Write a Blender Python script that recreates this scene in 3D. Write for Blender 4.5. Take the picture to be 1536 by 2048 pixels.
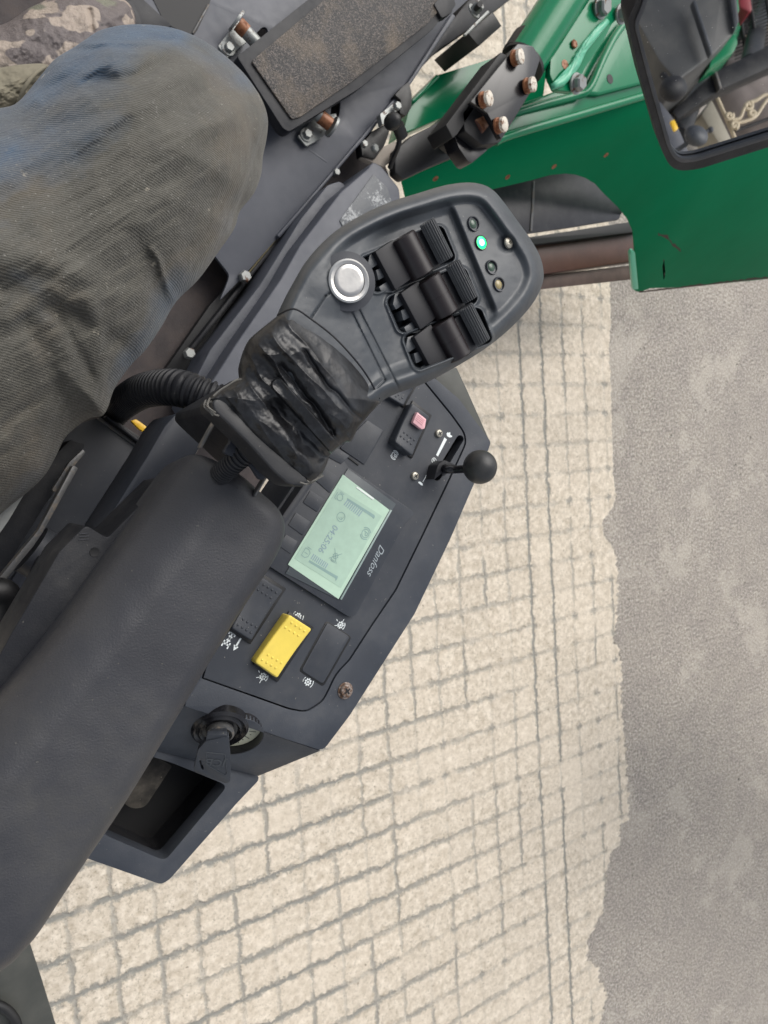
import bpy, bmesh, math, random
import numpy as np
from mathutils import Vector, Matrix, geometry
for o in list(bpy.data.objects): bpy.data.objects.remove(o)
S = bpy.context.scene
COL = S.collection
random.seed(4)

# ------------------------------------------------------------------ camera
F = 1480.0                                   # focal length in pixels of the 1536 x 2048 picture
CAM = Vector((-17.20*.11, -3.91*.11, 17.93*.11))
CX = Vector((0.83536, -0.06333, 0.54604))
CY = Vector((-0.09662, -0.99479, 0.03243))   # image down
CZ = Vector((0.54115, -0.07985, -0.83713))   # viewing direction
cd = bpy.data.cameras.new('camera'); cam = bpy.data.objects.new('camera', cd); COL.objects.link(cam)
cam.matrix_world = Matrix(((CX.x,-CY.x,-CZ.x,CAM.x),(CX.y,-CY.y,-CZ.y,CAM.y),(CX.z,-CY.z,-CZ.z,CAM.z),(0,0,0,1)))
cd.sensor_fit = 'VERTICAL'; cd.sensor_height = 36; cd.sensor_width = 27; cd.lens = 36*F/2048
cd.clip_start = .02; cd.clip_end = 400
cd.dof.use_dof = True; cd.dof.focus_distance = .50; cd.dof.aperture_fstop = 20
S.camera = cam
S.render.resolution_x = 768; S.render.resolution_y = 1024

# ------------------------------------------------------------------ light
SUN_EL, SUN_AZ = math.radians(50), math.radians(35)    # azimuth from +Y towards +X
w = bpy.data.worlds.new("World"); S.world = w; w.use_nodes = True
nt = w.node_tree; bgn = nt.nodes['Background']; bgn.inputs['Strength'].default_value = .13
sky = nt.nodes.new('ShaderNodeTexSky'); sky.sky_type = 'NISHITA'; sky.sun_disc = False
sky.sun_elevation = SUN_EL; sky.sun_rotation = SUN_AZ; sky.dust_density = 3; sky.ozone_density = 1
hs = nt.nodes.new('ShaderNodeHueSaturation'); hs.inputs['Saturation'].default_value = .32
nt.links.new(sky.outputs[0], hs.inputs['Color']); nt.links.new(hs.outputs[0], bgn.inputs['Color'])
sd = bpy.data.lights.new('sun', 'SUN'); sd.energy = 1.4; sd.angle = math.radians(50); sd.color = (1,.96,.9)
sun = bpy.data.objects.new('sun', sd); COL.objects.link(sun)
sv = Vector((math.cos(SUN_EL)*math.sin(SUN_AZ), math.cos(SUN_EL)*math.cos(SUN_AZ), math.sin(SUN_EL)))
sun.rotation_euler = sv.to_track_quat('Z','Y').to_euler()
S.view_settings.view_transform = 'Standard'; S.view_settings.look = 'None'
S.view_settings.exposure = 0.48; S.view_settings.gamma = 1

# ------------------------------------------------------------------ geometry helpers
def ray(x, y): return CX*((x-768)/F) + CY*((y-1024)/F) + CZ
def P(x, y, z):
    r = ray(x, y); return CAM + r*((z-CAM.z)/r.z)
def Q(x, y, d): return CAM + ray(x, y)*d
NX, NY, NZ, NC = [np.array(v) for v in (CX, CY, CZ, CAM)]
def PA(x, y, z):
    r = ((x-768)/F)[...,None]*NX + ((y-1024)/F)[...,None]*NY + NZ
    return NC + r*((z-NC[2])/r[...,2])[...,None]

def link(ob, parent=None):
    COL.objects.link(ob)
    if parent is not None: ob.parent = parent
    return ob
def tag(o, label=None, cat=None, group=None, kind=None):
    if label: o['label'] = label
    if cat: o['category'] = cat
    if group: o['group'] = group
    if kind: o['kind'] = kind
    return o
def thing(name, label, cat, group=None):
    o = bpy.data.objects.new(name, None); link(o); o.empty_display_size = .05
    return tag(o, label, cat, group)
def mk(name, verts, faces, mat, parent=None, smooth=35):
    me = bpy.data.meshes.new(name); me.from_pydata([tuple(v) for v in verts], [], [tuple(f) for f in faces]); me.update()
    if mat: me.materials.append(mat)
    if smooth:
        me.polygons.foreach_set('use_smooth', [True]*len(me.polygons))
        me.set_sharp_from_angle(angle=math.radians(smooth))
    ob = bpy.data.objects.new(name, me); return link(ob, parent)
def from_bm(name, bm, mat, parent=None, smooth=35, bev=0, seg=2, ang=30):
    bmesh.ops.recalc_face_normals(bm, faces=bm.faces)
    if bev:
        ed = [e for e in bm.edges if len(e.link_faces) == 2 and e.calc_face_angle(0) > math.radians(ang)]
        bmesh.ops.bevel(bm, geom=ed, offset=bev, segments=seg, profile=.5, affect='EDGES', clamp_overlap=True)
    me = bpy.data.meshes.new(name); bm.to_mesh(me); bm.free()
    if mat: me.materials.append(mat)
    if smooth:
        me.polygons.foreach_set('use_smooth', [True]*len(me.polygons))
        for p in me.polygons:
            if abs(p.normal.z) > .9995: p.use_smooth = False
        me.set_sharp_from_angle(angle=math.radians(smooth))
    ob = bpy.data.objects.new(name, me); return link(ob, parent)

def rnd(pts, r, n=4):
    """round the corners of a pixel polygon"""
    out = []; N = len(pts)
    for i in range(N):
        a, b, c = [np.array(pts[(i+k) % N][:2], float) for k in (-1,0,1)]
        rr = r[i] if isinstance(r, (list,tuple)) else r
        u, v = a-b, c-b; lu, lv = np.linalg.norm(u), np.linalg.norm(v)
        q = min(rr, lu*.48, lv*.48); p0 = b+u/lu*q; p1 = b+v/lv*q
        if q < .3: out.append(tuple(b)); continue
        for k in range(n+1):
            t = k/n; out.append(tuple((1-t)**2*p0+2*t*(1-t)*b+t*t*p1))
    return out
def smooth_loop(pts, n=6):
    P_ = np.array(pts, float); N = len(P_); out = []
    for i in range(N):
        p0,p1,p2,p3 = [P_[(i+k) % N] for k in (-1,0,1,2)]
        for k in range(n):
            t = k/n
            out.append(tuple(.5*((2*p1)+(-p0+p2)*t+(2*p0-5*p1+4*p2-p3)*t*t+(-p0+3*p1-3*p2+p3)*t**3)))
    return out
def capsule(x0, y0, x1, y1, r, n=8):
    d = math.atan2(y1-y0, x1-x0); o = []
    for k in range(n+1): a = d+math.pi/2+math.pi*k/n; o.append((x0+r*math.cos(a), y0+r*math.sin(a)))
    for k in range(n+1): a = d-math.pi/2+math.pi*k/n; o.append((x1+r*math.cos(a), y1+r*math.sin(a)))
    return o
def bar(x0, y0, x1, y1, w0, w1=None):
    w1 = w1 or w0; d = math.atan2(y1-y0, x1-x0); s, c = math.sin(d)/2, math.cos(d)/2
    return [(x0-s*w0,y0+c*w0),(x0+s*w0,y0-c*w0),(x1+s*w1,y1-c*w1),(x1-s*w1,y1+c*w1)]
def prism_bm(bm, loops, th, down=Vector((0,0,-1)), cap=True):
    """loops: outer loop first, then holes (lists of 3D points); swept by th along down"""
    tris = geometry.tessellate_polygon(loops) if len(loops) > 1 else None
    vt = [bm.verts.new(p) for l in loops for p in l]
    vb = [bm.verts.new(p+down*th) for l in loops for p in l]
    if tris:
        for t in tris:
            try: bm.faces.new([vt[i] for i in t])
            except ValueError: pass
            if cap:
                try: bm.faces.new([vb[i] for i in reversed(t)])
                except ValueError: pass
    else:
        bm.faces.new(vt)
        if cap: bm.faces.new(vb[::-1])
    k = 0
    for l in loops:
        n = len(l)
        for i in range(n):
            a, b = k+i, k+(i+1) % n
            bm.faces.new([vt[b], vt[a], vb[a], vb[b]])
        k += n
def slab(name, pts, z, th, mat, parent=None, bev=.0008, seg=2, holes=(), smooth=35):
    """pixel outline lying on height z (or (x,y,z) points), swept straight down by th"""
    f = lambda l: [P(p[0], p[1], p[2] if len(p) > 2 else z) for p in l]
    bm = bmesh.new(); prism_bm(bm, [f(pts)]+[f(h) for h in holes], th)
    return from_bm(name, bm, mat, parent, smooth, bev, seg)
class Plane:
    def __init__(s, o, n, ex=None):
        s.o = Vector(o); s.n = Vector(n).normalized()
        ex = Vector(ex) if ex else Vector((1,0,0)); s.ex = (ex-s.n*ex.dot(s.n)).normalized(); s.ey = s.n.cross(s.ex)
    def hit(s, x, y, h=0):
        r = ray(x, y); return CAM + r*(((s.o+s.n*h-CAM).dot(s.n))/r.dot(s.n))
    def slab(s, name, pts, h, th, mat, parent=None, bev=.0008, seg=2, holes=(), smooth=35):
        bm = bmesh.new(); prism_bm(bm, [[s.hit(p[0],p[1],h) for p in l] for l in [pts]+list(holes)], th, -s.n)
        return from_bm(name, bm, mat, parent, smooth, bev, seg)
def lathe_bm(bm, c, ax, prof, n=32, cap=True):
    """prof: (radius, height along ax)"""
    ax = Vector(ax).normalized(); u = ax.orthogonal().normalized(); v = ax.cross(u); rings = []
    for r, h in prof:
        rings.append([bm.verts.new(Vector(c)+ax*h+(u*math.cos(6.28318531*k/n)+v*math.sin(6.28318531*k/n))*r) for k in range(n)])
    for a, b in zip(rings, rings[1:]):
        for k in range(n): bm.faces.new([a[k], a[(k+1)%n], b[(k+1)%n], b[k]])
    if cap:
        bm.faces.new(rings[0][::-1]); bm.faces.new(rings[-1])
def lathe(name, c, ax, prof, mat, parent=None, n=32, smooth=35):
    bm = bmesh.new(); lathe_bm(bm, c, ax, prof, n); return from_bm(name, bm, mat, parent, smooth)
def tube_bm(bm, pts, rad, n=12, sub=1):
    pts = [Vector(p) for p in pts]
    if sub > 1:
        q = []
        for i in range(len(pts)-1):
            p0 = pts[max(i-1,0)]; p1 = pts[i]; p2 = pts[i+1]; p3 = pts[min(i+2,len(pts)-1)]
            for k in range(sub):
                t = k/sub; q.append(.5*((2*p1)+(p2-p0)*t+(2*p0-5*p1+4*p2-p3)*t*t+(3*p1-p0-3*p2+p3)*t**3))
        q.append(pts[-1]); pts = q
    rings = []; u = None
    for i, p in enumerate(pts):
        d = (pts[min(i+1,len(pts)-1)]-pts[max(i-1,0)]).normalized()
        u = d.orthogonal().normalized() if u is None else (u-d*u.dot(d)).normalized()
        v = d.cross(u); r = rad(i/(len(pts)-1)) if callable(rad) else rad
        rings.append([bm.verts.new(p+(u*math.cos(6.28318531*k/n)+v*math.sin(6.28318531*k/n))*r) for k in range(n)])
    for a, b in zip(rings, rings[1:]):
        for k in range(n): bm.faces.new([a[k], a[(k+1)%n], b[(k+1)%n], b[k]])
    bm.faces.new(rings[0][::-1]); bm.faces.new(rings[-1])
def tube(name, pts, rad, mat, parent=None, n=12, sub=1, smooth=50):
    bm = bmesh.new(); tube_bm(bm, pts, rad, n, sub); return from_bm(name, bm, mat, parent, smooth)
def hexbolt(name, c, ax, r, h, mat, parent=None, washer=0, rot=0):
    bm = bmesh.new(); lathe_bm(bm, c, ax, [(r*.86,0),(r*.98,h*.06),(r,h*.75),(r*.82,h),(r*.78,h)], 6)
    if washer: lathe_bm(bm, Vector(c)-Vector(ax).normalized()*.0002, ax, [(washer,-.002),(washer,.0012),(washer*.9,.0016)], 24)
    return from_bm(name, bm, mat, parent, 25)
def ballmesh(name, c, r, mat, parent=None, sc=(1,1,1), R=None, n=32):
    bm = bmesh.new(); bmesh.ops.create_uvsphere(bm, u_segments=n, v_segments=n//2, radius=1)
    M = (R.to_4x4() if R else Matrix()) @ Matrix.Diagonal((r*sc[0], r*sc[1], r*sc[2], 1)); M.translation = Vector(c)
    bmesh.ops.transform(bm, matrix=M, verts=bm.verts); return from_bm(name, bm, mat, parent, 60)

# numpy noise
def _h(ix, iy, s):
    v = np.sin(ix*127.1+iy*311.7+s*74.7)*43758.5453; return v-np.floor(v)
def vn(x, y, s=0):
    ix, iy = np.floor(x), np.floor(y); fx, fy = x-ix, y-iy; fx = fx*fx*(3-2*fx); fy = fy*fy*(3-2*fy)
    a = _h(ix,iy,s)*(1-fx)+_h(ix+1,iy,s)*fx; b = _h(ix,iy+1,s)*(1-fx)+_h(ix+1,iy+1,s)*fx
    return a*(1-fy)+b*fy
def fbm(x, y, s=0, o=4):
    t = 0; a = .5
    for k in range(o): t = t+a*(vn(x,y,s+k)-.5)*2; x = x*2.03+5; y = y*2.03+9; a *= .5
    return t
def ss(e0, e1, x): t = np.clip((x-e0)/(e1-e0), 0, 1); return t*t*(3-2*t)
def seg_d(X, Y, x0, y0, x1, y1):
    dx, dy = x1-x0, y1-y0; t = np.clip(((X-x0)*dx+(Y-y0)*dy)/(dx*dx+dy*dy), 0, 1)
    return np.hypot(X-x0-t*dx, Y-y0-t*dy)
def relief(name, outline, zf, mat, parent=None, center=None, n=360, nr=80, skirt=.02, inset=0, colf=None, power=1.0, smooth=60):
    """closed body whose upper side follows zf over a star-shaped pixel outline; walls drop by skirt"""
    o = np.array(outline, float); s = np.concatenate([[0], np.cumsum(np.hypot(*(np.roll(o,-1,0)-o).T))])
    oc = np.vstack([o, o[:1]]); t = np.linspace(0, s[-1], n, endpoint=False)
    o = np.column_stack([np.interp(t, s, oc[:,0]), np.interp(t, s, oc[:,1])])
    c = np.array(center if center else o.mean(0))
    sc = 1-(1-np.linspace(0,1,nr+1)[1:])**power
    G = c + (o-c)[None]*sc[:,None,None]; X, Y = G[...,0], G[...,1]
    D = np.full(X.shape, 1e9)
    for k in range(len(o)):
        a, b = o[k], o[(k+1) % len(o)]; D = np.minimum(D, seg_d(X, Y, a[0], a[1], b[0], b[1]))
    Z = zf(X, Y, D); V = PA(X, Y, Z)
    cz = zf(np.array([c[0]]), np.array([c[1]]), np.array([D[0].max()])); cv = PA(np.array([c[0]]), np.array([c[1]]), cz)
    verts = np.vstack([cv, V.reshape(-1,3)]); faces = []
    for k in range(n): faces.append((0, 1+k, 1+(k+1) % n))
    for r in range(nr-1):
        a = 1+r*n
        for k in range(n): k2 = (k+1) % n; faces.append((a+k, a+n+k, a+n+k2, a+k2))
    low = V[-1].copy(); cen = V[-1].mean(0)
    low[:,:2] = cen[:2]+(low[:,:2]-cen[:2])*(1-inset); low[:,2] -= skirt
    st = len(verts); verts = np.vstack([verts, low]); a = 1+(nr-1)*n
    for k in range(n): k2 = (k+1) % n; faces.append((a+k, st+k, st+k2, a+k2))
    faces.append(tuple(range(st+n-1, st-1, -1)))
    ob = mk(name, verts.tolist(), faces, mat, parent, smooth)
    me = ob.data; bm = bmesh.new(); bm.from_mesh(me); bmesh.ops.recalc_face_normals(bm, faces=bm.faces); bm.to_mesh(me); bm.free()
    if colf:
        cc = colf(X, Y, D); cx = np.concatenate([[cc[0].mean()], cc.ravel(), cc[-1]])
        at = me.color_attributes.new('wear', 'FLOAT_COLOR', 'POINT')
        buf = np.ones((len(verts),4)); buf[:,0] = buf[:,1] = buf[:,2] = cx; at.data.foreach_set('color', buf.ravel())
    return ob

# ------------------------------------------------------------------ materials
def nodes(name):
    m = bpy.data.materials.new(name); m.use_nodes = True; t = m.node_tree
    b = t.nodes['Principled BSDF']; return m, t, b
def N(t, kind, **kw):
    n = t.nodes.new('ShaderNode'+kind)
    for k, v in kw.items():
        if k in n.inputs: n.inputs[k].default_value = v
        else: setattr(n, k, v)
    return n
def noise(t, scale, det=4, rough=.55, co=None):
    n = N(t, 'TexNoise', Scale=scale, Detail=det, Roughness=rough)
    t.links.new((co or obco(t)), n.inputs['Vector']); return n.outputs['Fac']
def obco(t):
    for n in t.nodes:
        if n.bl_idname == 'ShaderNodeNewGeometry': return n.outputs['Position']
    return N(t, 'NewGeometry').outputs['Position']
def ramp(t, fac, stops):
    r = N(t, 'ValToRGB'); e = r.color_ramp.elements
    while len(e) < len(stops): e.new(.5)
    for k, (p, c) in enumerate(stops):
        e[k].position = p; e[k].color = (c,c,c,1) if isinstance(c,(int,float)) else (*c,1)
    t.links.new(fac, r.inputs[0]); return r.outputs[0]
def mix(t, fac, a, b, typ='MIX'):
    m = N(t, 'Mix', data_type='RGBA', blend_type=typ)
    for sock, v in ((m.inputs[0],fac),(m.inputs[6],a),(m.inputs[7],b)):
        if hasattr(v, 'links'): t.links.new(v, sock)
        elif isinstance(v,(int,float)) : sock.default_value = v
        else: sock.default_value = (*v,1)
    return m.outputs[2]
def math_(t, op, a, b=0, c=0):
    m = N(t, 'Math', operation=op)
    for k, v in enumerate((a,b,c)):
        if hasattr(v, 'links'): t.links.new(v, m.inputs[k])
        else: m.inputs[k].default_value = v
    return m.outputs[0]
def bump(t, b, h, strength=.3, dist=.001):
    n = N(t, 'Bump', Strength=strength, Distance=dist); t.links.new(h, n.inputs['Height'])
    if b.inputs['Normal'].is_linked:
        t.links.new(b.inputs['Normal'].links[0].from_socket, n.inputs['Normal'])
    t.links.new(n.outputs[0], b.inputs['Normal'])
def plastic(name, col, rough=.5, dust=.25, dcol=(.16,.15,.13), grain=900, gs=.25, specks=.5, dscale=18, metal=0, coat=0, spec=.5):
    m, t, b = nodes(name)
    n1 = noise(t, dscale, 5, .6); n2 = noise(t, dscale*7, 4, .6); n3 = noise(t, 420, 2, .5)
    c = mix(t, ramp(t, n1, [(.3,0),(.75,1)]), [v*.8 for v in col], [v*1.2 for v in col])
    dm = math_(t, 'MULTIPLY', ramp(t, n1, [(.42,0),(.72,1)]), ramp(t, n2, [(.3,.3),(.7,1)]))
    c = mix(t, math_(t, 'MULTIPLY', dm, dust), c, dcol)
    sp = ramp(t, n3, [(.735,0),(.77,1)])
    c = mix(t, math_(t, 'MULTIPLY', sp, specks), c, [min(v*2.2,.6) for v in dcol])
    t.links.new(c, b.inputs['Base Color'])
    r = math_(t, 'ADD', math_(t, 'MULTIPLY', n2, .25), rough-.12); t.links.new(r, b.inputs['Roughness'])
    b.inputs['Metallic'].default_value = metal; b.inputs['Coat Weight'].default_value = coat
    b.inputs['Specular IOR Level'].default_value = spec
    if gs: bump(t, b, noise(t, grain, 2, .5), gs, .0004)
    return m
def flat(name, col, rough=.5, metal=0, emit=0):
    m, t, b = nodes(name); b.inputs['Base Color'].default_value = (*col,1)
    b.inputs['Roughness'].default_value = rough; b.inputs['Metallic'].default_value = metal
    if emit: b.inputs['Emission Color'].default_value = (*col,1); b.inputs['Emission Strength'].default_value = emit
    c = mix(t, noise(t, 150, 3), [v*.88 for v in col], [min(v*1.1,1) for v in col]); t.links.new(c, b.inputs['Base Color'])
    return m
def rusty(name, col, rust=(.16,.06,.025), amt=.5, rough=.45, metal=.6, sc=90):
    m, t, b = nodes(name); n1 = noise(t, sc, 5, .65)
    k = ramp(t, n1, [(.62-amt*.3,0),(.72-amt*.3,1)]); n2 = noise(t, sc*5, 3)
    c = mix(t, k, mix(t, n2, [v*.8 for v in col], col), mix(t, n2, [v*.5 for v in rust], rust))
    t.links.new(c, b.inputs['Base Color'])
    t.links.new(math_(t, 'MULTIPLY_ADD', k, .4, rough), b.inputs['Roughness'])
    t.links.new(math_(t, 'MULTIPLY_ADD', k, -metal, metal), b.inputs['Metallic'])
    bump(t, b, n1, .4, .001); return m

M = {}
M['console'] = plastic('console_plastic', (.035,.041,.053), .5, .22, specks=.35)
M['panel'] = plastic('panel_plastic', (.030,.035,.045), .46, .22, specks=.6, gs=.12)
M['head'] = plastic('joystick_plastic', (.044,.051,.060), .42, .35, dcol=(.12,.12,.11), gs=.1, grain=1500, specks=.4, dscale=25)
M['arm'] = plastic('armrest_vinyl', (.033,.034,.040), .52, .45, dcol=(.075,.07,.055), grain=900, gs=.55, specks=.4, dscale=12)
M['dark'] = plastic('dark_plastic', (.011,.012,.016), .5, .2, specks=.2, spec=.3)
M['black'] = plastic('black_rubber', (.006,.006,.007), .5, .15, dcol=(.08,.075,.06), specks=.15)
M['void'] = flat('shade_and_black_steel', (.004,.004,.005), .6)  # near-black: deep shade of gaps put into the colour, also used on black parts
M['gloss'] = flat('black_gloss_plastic', (.008,.008,.010), .25)
M['barrel'] = flat('roller_black_brown', (.013,.009,.010), .40); M['matt'] = flat('matt_black_block', (.008,.008,.011), .6)
M['floor'] = plastic('grey_floor_paint', (.062,.068,.086), .5, .5, dcol=(.10,.10,.11), gs=.05, dscale=9, specks=.15)
M['brown'] = plastic('brown_dirt_mat', (.030,.022,.022), .7, .6, dcol=(.075,.055,.045), grain=500, gs=.6, dscale=25)
M['side'] = plastic('seat_side_panel', (.026,.030,.040), .5, .55, dcol=(.07,.065,.06), gs=.1, dscale=12)
M['olive'] = plastic('olive_grey_plate', (.055,.057,.050), .55, .5, dcol=(.10,.095,.08), dscale=20)
M['yellow'] = plastic('yellow_plastic', (.86,.66,.11), .38, .10, dcol=(.35,.28,.10), gs=.05, specks=.1)
M['pink'] = flat('faded_pink_plastic', (.75,.42,.45), .45)
M['white'] = flat('white_print', (.75,.80,.80), .5)
M['grey_print'] = flat('grey_print', (.30,.34,.36), .4)
M['lcd'] = flat('display_backlight_green', (.42,.57,.45), .30, emit=.06)
M['lcd2'] = flat('display_area_green', (.36,.50,.40), .30, emit=.05)
M['ink'] = flat('display_ink', (.24,.36,.33), .35)
M['ink2'] = flat('display_ink_grey', (.25,.34,.38), .35)
M['chrome'] = plastic('brushed_steel', (.52,.51,.49), .34, .1, dcol=(.4,.38,.34), metal=1, gs=.1, grain=500, specks=0)
M['zinc'] = rusty('zinc_plated_steel', (.30,.31,.30), amt=.2, rough=.5, metal=.6)
M['screw'] = rusty('dull_screw_steel', (.42,.40,.34), (.20,.13,.08), amt=.25, rough=.4, metal=.6, sc=300)
M['rustscrew'] = rusty('brown_rusted_screw', (.28,.23,.20), (.14,.08,.05), amt=.6, rough=.5, metal=.3, sc=300)
M['rust'] = rusty('orange_rust', (.30,.12,.05), (.22,.075,.03), amt=.5, metal=.1)
M['rustcap'] = rusty('white_paint_over_rust', (.72,.66,.56), (.25,.12,.06), amt=.35, metal=0, sc=140)
M['gold'] = flat('grimy_brass_seam', (.20,.17,.09), .5, .3)
M['cream'] = flat('gauge_face_cream', (.55,.55,.42), .4)
M['green_led'] = flat('lit_green_lamp', (.0,.9,.13), .3, emit=2.4)
M['cyan_led'] = flat('lit_green_core', (.3,1,.8), .3, emit=4)
M['led_off'] = flat('unlit_green_lens', (.05,.085,.06), .2)
M['led_amber'] = flat('unlit_amber_lens', (.32,.26,.13), .2)
M['steelstrip'] = rusty('scuffed_grey_steel', (.12,.12,.12), (.2,.17,.14), amt=.35, metal=.4)
M['brownbeam'] = plastic('rust_brown_beam', (.075,.027,.017), .45, .3, dcol=(.10,.055,.04), grain=300, dscale=14)
M['beige'] = plastic('dusty_beige_plate', (.30,.26,.22), .7, .3, dcol=(.4,.36,.3))

def m_green():
    m, t, b = nodes('glossy_green_paint')
    n1 = noise(t, 6, 4); n2 = noise(t, 60, 5, .7)
    c = mix(t, n1, (.0,.140,.055), (.001,.190,.078))
    chip = math_(t, 'MULTIPLY', ramp(t, n2, [(.70,0),(.72,1)]), ramp(t, noise(t, 9, 2), [(.55,0),(.62,1)]))
    c = mix(t, chip, c, (.03,.015,.01)); t.links.new(c, b.inputs['Base Color'])
    b.inputs['Roughness'].default_value = .20; b.inputs['Specular IOR Level'].default_value = .35; b.inputs['Coat Weight'].default_value = 0; b.inputs['Coat Roughness'].default_value = .08
    bump(t, b, noise(t, 14, 3), .15, .004); return m
M['green'] = m_green()
M['skirt'] = m_green(); M['skirt'].node_tree.nodes['Principled BSDF'].inputs['Specular IOR Level'].default_value = .03; M['skirt'].node_tree.nodes['Principled BSDF'].inputs['Roughness'].default_value = .5
M['weld'] = flat('light_green_weld', (.10,.42,.26), .35)

def m_tape():
    m, t, b = nodes('black_tape')
    c = mix(t, ramp(t, noise(t, 60, 5, .7), [(.45,0),(.75,1)]), (.008,.008,.009), (.026,.029,.034)); b.inputs['Specular IOR Level'].default_value = .42
    t.links.new(c, b.inputs['Base Color'])
    t.links.new(math_(t, 'MULTIPLY_ADD', noise(t, 40, 3), .30, .20), b.inputs['Roughness'])
    co = N(t, 'Mapping'); t.links.new(obco(t), co.inputs[0]); co.inputs['Rotation'].default_value = (0,0,-math.radians(50)); co.inputs['Scale'].default_value = (1,.22,1)
    # wrinkles run from the grip's upper left to its lower right
    co.inputs['Rotation'].default_value = (0,0,math.radians(-48))
    bump(t, b, noise(t, 60, 4, .5, co.outputs[0]), .40, .003); bump(t, b, noise(t, 200, 3, .5), .15, .0008)
    return m
M['tape'] = m_tape()
def m_jeans():
    m, t, b = nodes('dirty_denim')
    at = N(t, 'Attribute', attribute_name='wear'); n1 = noise(t, 9, 5, .6); n2 = noise(t, 38, 5, .65)
    blue = mix(t, n2, (.014,.032,.068), (.058,.108,.170))
    dirt = mix(t, n2, (.040,.039,.034), (.092,.085,.067))
    dirt = mix(t, ramp(t, n1, [(.5,0),(.75,.6)]), dirt, (.15,.112,.072))
    k = math_(t, 'ADD', at.outputs['Fac'], math_(t, 'MULTIPLY_ADD', n1, .9, -.45))
    c = mix(t, ramp(t, k, [(.3,0),(.7,1)]), dirt, blue)
    # twill: fine diagonal ribs
    mp = N(t, 'Mapping'); t.links.new(obco(t), mp.inputs[0]); mp.inputs['Rotation'].default_value = (0,0,math.radians(12))
    wv = N(t, 'TexWave', wave_type='BANDS', bands_direction='Y', Scale=185, Distortion=3.0, Detail=3)
    wv.inputs['Detail Scale'].default_value = 3; t.links.new(mp.outputs[0], wv.inputs[0])
    c = mix(t, math_(t, 'MULTIPLY', ramp(t, wv.outputs['Fac'], [(.2,0),(.9,1)]), .34), c, mix(t, .5, c, (.24,.235,.21)))
    fl = ramp(t, noise(t, 500, 2), [(.66,0),(.72,1)]); c = mix(t, math_(t,'MULTIPLY',fl,.35), c, (.38,.37,.34))
    pa = math_(t, 'MULTIPLY', ramp(t, noise(t, 40, 2), [(.70,0),(.74,1)]), ramp(t, noise(t, 200, 3), [(.5,0),(.6,1)]))
    c = mix(t, math_(t,'MULTIPLY',pa,.6), c, (.5,.45,.36))
    t.links.new(c, b.inputs['Base Color']); b.inputs['Roughness'].default_value = .9; b.inputs['Sheen Weight'].default_value = .15
    bump(t, b, wv.outputs['Fac'], .5, .0006); bump(t, b, noise(t, 28, 4, .55), .5, .008); return m
M['jeans'] = m_jeans()
def m_mud():
    m, t, b = nodes('muddy_camouflage_leather'); n1 = noise(t, 14, 3, .5); n2 = noise(t, 130, 5, .7)
    c = mix(t, n2, (.085,.070,.068), (.16,.135,.13))
    c = mix(t, ramp(t, noise(t, 26, 2, .4), [(.56,0),(.58,1)]), c, (.34,.28,.23))
    c = mix(t, ramp(t, n1, [(.60,0),(.63,1)]), c, (.15,.15,.11)); c = mix(t, ramp(t, n2, [(.28,1),(.36,0)]), c, (.02,.018,.018))
    t.links.new(c, b.inputs['Base Color']); b.inputs['Roughness'].default_value = .5
    bump(t, b, n2, .8, .004); return m
M['mud'] = m_mud()
M['khaki'] = plastic('muddy_khaki_cloth', (.20,.18,.13), .9, .6, dcol=(.11,.10,.08), dscale=30, gs=.4, grain=600)
def m_pedal():
    m, t, b = nodes('studded_pedal_rubber'); n1 = noise(t, 520, 2, .5); n2 = noise(t, 18, 5, .6)
    c = mix(t, ramp(t, n1, [(.48,0),(.68,1)]), (.011,.010,.010), (.14,.115,.10))
    c = mix(t, ramp(t, n2, [(.48,0),(.72,.6)]), c, (.19,.14,.09)); t.links.new(c, b.inputs['Base Color'])
    b.inputs['Roughness'].default_value = .5; bump(t, b, n1, .8, .002); return m
M['pedal'] = m_pedal()
def m_patch():
    m, t, b = nodes('scraped_grip_patch'); n1 = noise(t, 260, 4, .7); n2 = noise(t, 45, 3)
    c = mix(t, ramp(t, math_(t,'MULTIPLY',n1,n2), [(.26,0),(.36,1)]), (.085,.092,.10), (.36,.37,.37)); t.links.new(c, b.inputs['Base Color'])
    b.inputs['Roughness'].default_value = .45; bump(t, b, n1, .7, .001); return m
M['patch'] = m_patch()

# ------------------------------------------------------------------ ground
def m_tarmac():
    m, t, b = nodes('weathered_tarmac'); big = noise(t, 1.1, 5, .6); mid = noise(t, 5, 5, .65); fine = noise(t, 95, 4, .8)
    vo = N(t, 'TexVoronoi', Scale=95); t.links.new(obco(t), vo.inputs['Vector'])
    blo = noise(t, 8, 8, .72); pat = noise(t, 2.6, 9, .70)
    c = mix(t, ramp(t, blo, [(.42,0),(.56,1)]), (.355,.318,.278), (.41,.368,.315))
    c = mix(t, ramp(t, fine, [(.42,1),(.53,0)]), c, mix(t, .55, c, (.06,.053,.05)))
    c = mix(t, ramp(t, fine, [(.53,0),(.64,.8)]), c, (.60,.56,.50))
    c = mix(t, ramp(t, pat, [(.545,0),(.60,.42)]), c, (.52,.475,.405))
    c = mix(t, ramp(t, noise(t, 1.4, 4, .6), [(.38,.25),(.55,0)]), c, (.27,.24,.212))
    c = mix(t, ramp(t, noise(t, 210, 2), [(.25,1),(.33,0)]), c, (.09,.085,.082))
    st = ramp(t, vo.outputs['Distance'], [(.05,1),(.16,0)]); c = mix(t, math_(t,'MULTIPLY',st,.5), c, (.52,.50,.47))
    t.links.new(c, b.inputs['Base Color']); b.inputs['Roughness'].default_value = .85
    bump(t, b, fine, .8, .006); bump(t, b, vo.outputs['Distance'], .3, .004); return m
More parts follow.
